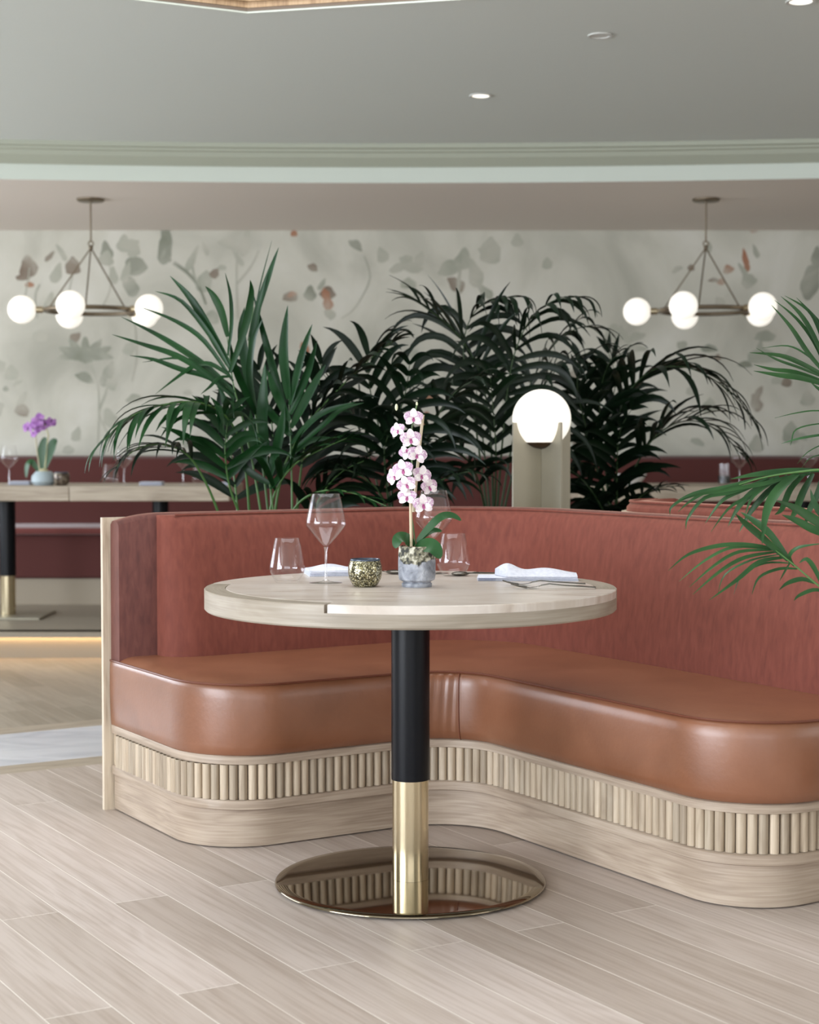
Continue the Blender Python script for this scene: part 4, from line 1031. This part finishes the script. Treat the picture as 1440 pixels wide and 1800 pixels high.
ffx(4.12, [(1660,860),(1590,770),(1540,750),(1495,745)], [
    ([(1500,730),(1440,722),(1400,726),(1362,735)],.002), ([(1500,745),(1440,745),(1400,755),(1392,775),(1390,783)],.002), ([(1505,757),(1440,765),(1400,772),(1374,780)],.0035), ([(1500,765),(1450,780),(1420,795),(1402,815)],.0015), ([(1500,770),(1455,795),(1425,805),(1410,822)],.0015)], 11)
ffx(3.98, [(1660,900),(1560,838),(1460,826),(1400,830),(1340,840),(1290,855)], [
    ([(1450,827),(1390,828),(1330,834),(1285,842)],.008), ([(1340,838),(1280,855),(1220,868),(1182,890),(1178,905)],.005), ([(1350,840),(1290,865),(1240,875),(1210,910),(1206,930)],.005), ([(1360,840),(1310,860),(1270,880),(1240,920)],.006),
    ([(1370,838),(1330,860),(1300,890),(1280,925)],.008), ([(1385,836),(1350,865),(1320,900),(1300,935)],.008), ([(1404,832),(1370,860),(1348,900),(1340,957)],.0125), ([(1415,833),(1390,860),(1375,895),(1362,905)],.008),
    ([(1430,832),(1412,865),(1398,900),(1388,912)],.009), ([(1447,832),(1437,870),(1422,900),(1415,930)],.008), ([(1462,835),(1452,880),(1440,930)],.009), ([(1320,846),(1270,862),(1225,870),(1190,882)],.004), ([(1355,845),(1310,875),(1280,895),(1250,935)],.004),
    ([(1400,835),(1345,850),(1300,858),(1255,868)],.006), ([(1425,833),(1365,845),(1325,872),(1310,905)],.006), ([(1300,852),(1250,862),(1215,880),(1192,900)],.004)], 5)
ffx(3.95, [(1680,1000),(1590,975),(1520,955),(1470,935)], [
    ([(1500,950),(1450,925),(1400,895),(1365,880)],.0125), ([(1490,945),(1440,935),(1400,915),(1375,905)],.010), ([(1500,955),(1465,925),(1435,890),(1425,860)],.010)], 14)
ffx(3.92, [(1660,1150),(1560,1110),(1500,1072),(1445,1034),(1395,992),(1358,963)], [
    ([(1385,985),(1340,945),(1310,920),(1293,903)],.009), ([(1390,988),(1355,940),(1325,915),(1302,900)],.009), ([(1358,963),(1310,957),(1260,960),(1210,975),(1175,1003)],.0055), ([(1358,965),(1290,962),(1240,985),(1194,1022)],.004),
    ([(1360,967),(1300,970),(1255,995),(1212,1032)],.0045), ([(1365,970),(1310,980),(1265,1005),(1218,1045)],.005), ([(1368,975),(1320,985),(1275,1010),(1262,1045)],.0028), ([(1378,980),(1335,988),(1295,1020),(1247,1055)],.006),
    ([(1388,990),(1345,990),(1305,1010),(1290,1045)],.003), ([(1402,1000),(1370,1000),(1335,1015),(1322,1045)],.004), ([(1432,1025),(1410,1018),(1385,1025),(1370,1037)],.006), ([(1452,1040),(1430,1037),(1405,1047),(1396,1056)],.005),
    ([(1396,995),(1388,978),(1405,962),(1450,955)],.005), ([(1448,1034),(1432,1000),(1418,983),(1405,990)],.0065), ([(1390,988),(1380,1005),(1371,1021)],.003)], 8)

# ------------------------------------------------------------------ rear seating area
PT = PLAT_Z
rb = thing('banquette', 'long rust velvet banquette running along the floral rear wall', 'banquette', (0, 10.4, PT))
X0, X1 = XL+.05, XR-.05
def lbox(mb, x0, x1, y0, y1, z0, z1): mb.box(((x0+x1)/2, (y0+y1)/2, (z0+z1)/2), (x1-x0, y1-y0, z1-z0))
RO = Vector((0, 10.4, PT))
mb = MB(); lbox(mb, X0, X1, 10.12, 10.85, PT+.001, PT+.16); mb.build('plinth', M('rear_bench_plinth', (160, 148, 130), .6), rb, off=RO, smooth=False)
mb = MB(); lbox(mb, X0, X1, 10.10, 10.75, PT+.161, PT+.43); mb.build('seat_base', mt['velvet_far'], rb, off=RO, bevel=.02)
mb = MB(); lbox(mb, X0, X1, 10.06, 10.62, PT+.431, PT+.475); mb.build('seat_cushion', M('rust_seat_cushion', (110, 48, 42), .8, 0, Sheen_Weight=.4), rb, off=RO, bevel=.018)
mb = MB(); mb.loft([[Vector((x, 10.60, PT+.47)), Vector((x, 10.67, PT+.885)), Vector((x, 10.70, PT+.905)), Vector((x, 10.84, PT+.905)), Vector((x, 10.86, PT+.47))] for x in (X0, X1)]); mb.build('backrest', mt['velvet_far'], rb, off=RO)

rt_top = wood('rear_table_oak', (150, 136, 118), (176, 162, 144), (188, 176, 158), 'x', .5)
def rear_table(label, x, first=None):
    if first: t = copy_tree(first)
    else:
        t = thing('dining_table', label, 'table', (x, 9.42, PT), 0, 'square tables along the rear banquette')
        m = MB(); m.box((0, -.02, .712), (.868, .76, .082)); m.build('tabletop', rt_top, t, bevel=.004)
        m = MB(); m.lathe([(.0001,.235),(.046,.235),(.046,.6705),(.0001,.6705)], n=32); m.build('column', mt['black'], t, sharp=30)
        m = MB(); m.lathe([(.0001,.013),(.043,.013),(.043,.2345),(.0001,.2345)], n=32); m.build('brass_sleeve', mt['brass'], t, sharp=30)
        m = MB(); m.box((0, .03, .0065), (.44, .44, .0125)); m.build('base_plate', mt['nickel'], t, bevel=.003)
    t.location = (x, 9.42, PT); t['label'] = label; return t
def X9(px, Y=9.42): return (px-720)/F*Y
rt = rear_table('oak dining table by the rear banquette carrying the purple orchid', X9(12))
rear_table('oak dining table with brass-footed column half hidden by the left palm fronds', X9(12)+.87, rt)
rear_table('oak dining table behind the right palm, a white bowl on it', X9(1140), rt)
rear_table('oak dining table at the right edge, behind the fresh green palm fronds', X9(1140)+.87, rt)
RZ = PT+.7535
def R(px, Y): return Vector((X9(px, Y), Y, RZ))
for px, Y, lab in ((16, 9.25, 'wine glass at the far left of the rear table, left of the purple orchid'), (218, 9.3, 'wine glass on the rear left table just right of the tumbler under the palm tips'), (322, 9.3, 'wine glass on the rear table next to a tumbler behind the palm tips'), (1300, 9.3, 'wine glass on the rear right table behind the dark candle glass'), (1422, 9.3, 'wine glass on the rear table at the right edge of the photo')):
    wine_glass(R(px, Y), lab, 'wine glasses on the rear tables', .95)
for px, Y, lab in ((194, 9.2, 'tumbler on the rear left table under the palm leaf tips'), (352, 9.25, 'tumbler on the rear table right of a wine glass')):
    tumbler(R(px, Y), lab, 'tumblers on the rear tables')
napkin('napkin', 'folded white napkin beside the purple orchid on the rear table', R(37, 9.3), 0, .12, .12, 6, group='napkins on the rear tables')
napkin('napkin', 'small folded white napkin between two glasses on the rear left table', R(267, 9.15), 0, .125, .12, 6, group='napkins on the rear tables')
napkin('napkin', 'folded white napkin at the right end of the rear left tables', R(385, 9.2), 0, .12, .12, 5, group='napkins on the rear tables')
votive(R(108, 9.15), 'dark mottled round candle holder beside the purple orchid', noisy('dark_mottled_glass', [(.35, (40, 30, 26)), (.5, (92, 78, 66)), (.7, (150, 140, 124))], .25, (1,1,1), 60, 5, metal=.3), 1.05)
# white bowl
t = thing('bowl', 'white bowl on the rear table seen between the palm stalks', 'bowl', R(1107, 9.2))
mb = MB(); mb.lathe([(.0001,0),(.045,0),(.048,.006),(.075,.03),(.095,.062),(.092,.063),(.072,.034),(.04,.012),(.0001,.010)], n=40); mb.build('body', M('white_ceramic', (232, 230, 228), .3), t)
# dark candle glass
t = thing('candle_holder', 'clear candle glass with a dark wax base on the rear right table', 'candle holder', R(1273, 9.25))
mb = MB(); mb.open_lathe([(.0002,0),(.034,0),(.036,.01),(.034,.12),(.0325,.12),(.034,.012),(.0002,.008)], n=32); mb.build('glass', mt['glass'], t)
mb = MB(); mb.lathe([(.0001,.009),(.033,.009),(.0335,.05),(.0001,.052)], n=24); mb.build('candle', M('black_wax', (24, 30, 32), .25), t)
# purple orchid
o2 = thing('potted_orchid', 'purple orchid in a pale round pot on the rear left table', 'orchid', R(77, 9.2)); Q0 = R(77, 9.2)
def QL(px, py, dy=0): return P(px, py, 9.2+dy) - Q0
mb = MB(); mb.lathe([(.0001,0),(.05,0),(.068,.02),(.066,.05),(.045,.075),(.04,.078),(.038,.07),(.0001,.068)], n=32); pt2 = mb.build('pot', M('pale_blue_pot', (170, 184, 190), .5), o2)
mb = MB(); mb.lathe([(.0001,.069),(.037,.069),(.02,.088),(.0001,.095)], n=16); mb.build('moss', M('pale_moss', (196, 188, 150), .9), pt2)
mb = MB(); mb.tube([QL(70,828), QL(66,800), QL(62,760), QL(60,742)], .004, 6); mb.build('flower_stem', M('orchid_stem_pale', (190, 180, 150), .6), o2)
mb = MB(); mb.tube([QL(79,826), QL(82,790), QL(85,765), QL(80,748), QL(72,738)], .004, 6); mb.build('flower_stem', M('orchid_stem_green', (196, 192, 150), .6), o2)
pm1 = M('purple_petal', (172, 120, 186), .6); pm2 = M('purple_petal_deep', (150, 92, 168), .6); pm3 = M('purple_lip', (96, 44, 110), .5)
for i, (px, py, s, yaw) in enumerate([(50,752,1,-20),(63,743,.95,-10),(70,738,1.1,0),(78,746,.9,10),(90,741,.9,30),(60,762,.7,-30),(68,750,1,5)]):
    mb = MB(); flower_mb(mb, Vector((0,0,0)), .034*s, (math.sin(math.radians(yaw)), -1, 0), i*.7, None, None); f_ = mb.build('flower', [pm1, pm2, pm3], o2, sharp=80); f_.location = QL(px, py, -.02*(i % 3))
def o2leaf(pts, wd, up):
    mb = MB(); ps = spl(pts, 5); n = len(ps); blade(mb, ps, [wd*(math.sin(PI*(.06+.94*i/(n-1)))**.6 if i < n-1 else .03) for i in range(n)], up, .12, .002); mb.build('leaf', mt['orchid_leaf'], o2, sharp=80)
o2leaf([QL(75,826), QL(73,800), QL(77,780), QL(80,768)], .026, (0,-1,.1))
o2leaf([QL(78,824), QL(88,795), QL(94,778), QL(101,774)], .026, (-.2,-1,.1))
o2leaf([QL(68,828), QL(56,812), QL(48,818), QL(46,840)], .018, (-.3,-.8,.6))

# ------------------------------------------------------------------ chandeliers
def chandelier(label, x, y):
    t = thing('chandelier', label, 'chandelier', (x, y, Z_LO), 0, 'brass ring chandeliers with opal globes')
    zr = P(720, 546, y).z - Z_LO; zk = P(720, 432, y).z - Z_LO; RR = .262; RG = .388; rg = .079
    m = MB(); m.lathe([(.0001,-.016),(.07,-.016),(.078,-.010),(.078,-.0005),(.0001,-.0005)], n=36); m.build('canopy', mt['bronze'], t, sharp=40)
    m = MB(); m.tube([(0,0,-.016),(0,0,zk+.02)], .0052, 10); m.build('stem', mt['bronze'], t)
    m = MB(); m.tube([(0+.014*math.cos(a), 0, zk+.012+.014*math.sin(a)) for a in [i*2*PI/16 for i in range(16)]], .004, 8, closed=True); m.sphere((0,0,zk-.01), .013, 12, 8); m.build('knuckle', mt['bronze'], t)
    m = MB(); m.tube([(RR*math.cos(a), RR*math.sin(a), zr) for a in [i*2*PI/72 for i in range(72)]], .0125, 10, closed=True); m.build('ring', mt['bronze'], t)
    for a in (38, 158, 262):
        a = math.radians(a); m = MB(); m.tube([(0,0,zk-.012),(RR*math.cos(a), RR*math.sin(a), zr+.012)], .0042, 8); m.build('rod', mt['bronze'], t)
    for k in range(5):
        a = math.radians(180+72*k); c, s = math.cos(a), math.sin(a); d = Vector((c, s, 0))
        m = MB(); m.tube([d*(RR+.008)+Vector((0,0,zr)), d*(RR+.052)+Vector((0,0,zr))], .019, 16); so = m.build('socket', mt['brass'], t)
        m = MB(); m.tube([d*(RR+.052)+Vector((0,0,zr)), d*(RR+.062)+Vector((0,0,zr))], .024, 16); m.build('collar', M('dark_collar', (60, 50, 42), .5, .5), so)
        m = MB(); m.sphere(d*RG+Vector((0,0,zr)), rg, 32, 20); m.build('globe', mt['globe'], t)
    return t
c1 = chandelier('five-globe brass ring chandelier on the left, partly behind palm leaves', X9(163, 9.55), 9.55)
c1.rotation_euler = (0,0,math.radians(12)); c2 = copy_tree(c1); c2.rotation_euler = (0,0,math.radians(-10)); c2.location = (X9(1238, 9.55), 9.55, Z_LO); c2['label'] = 'five-globe brass ring chandelier on the right, clear of the palm leaves'
print('objects', len(bpy.data.objects))
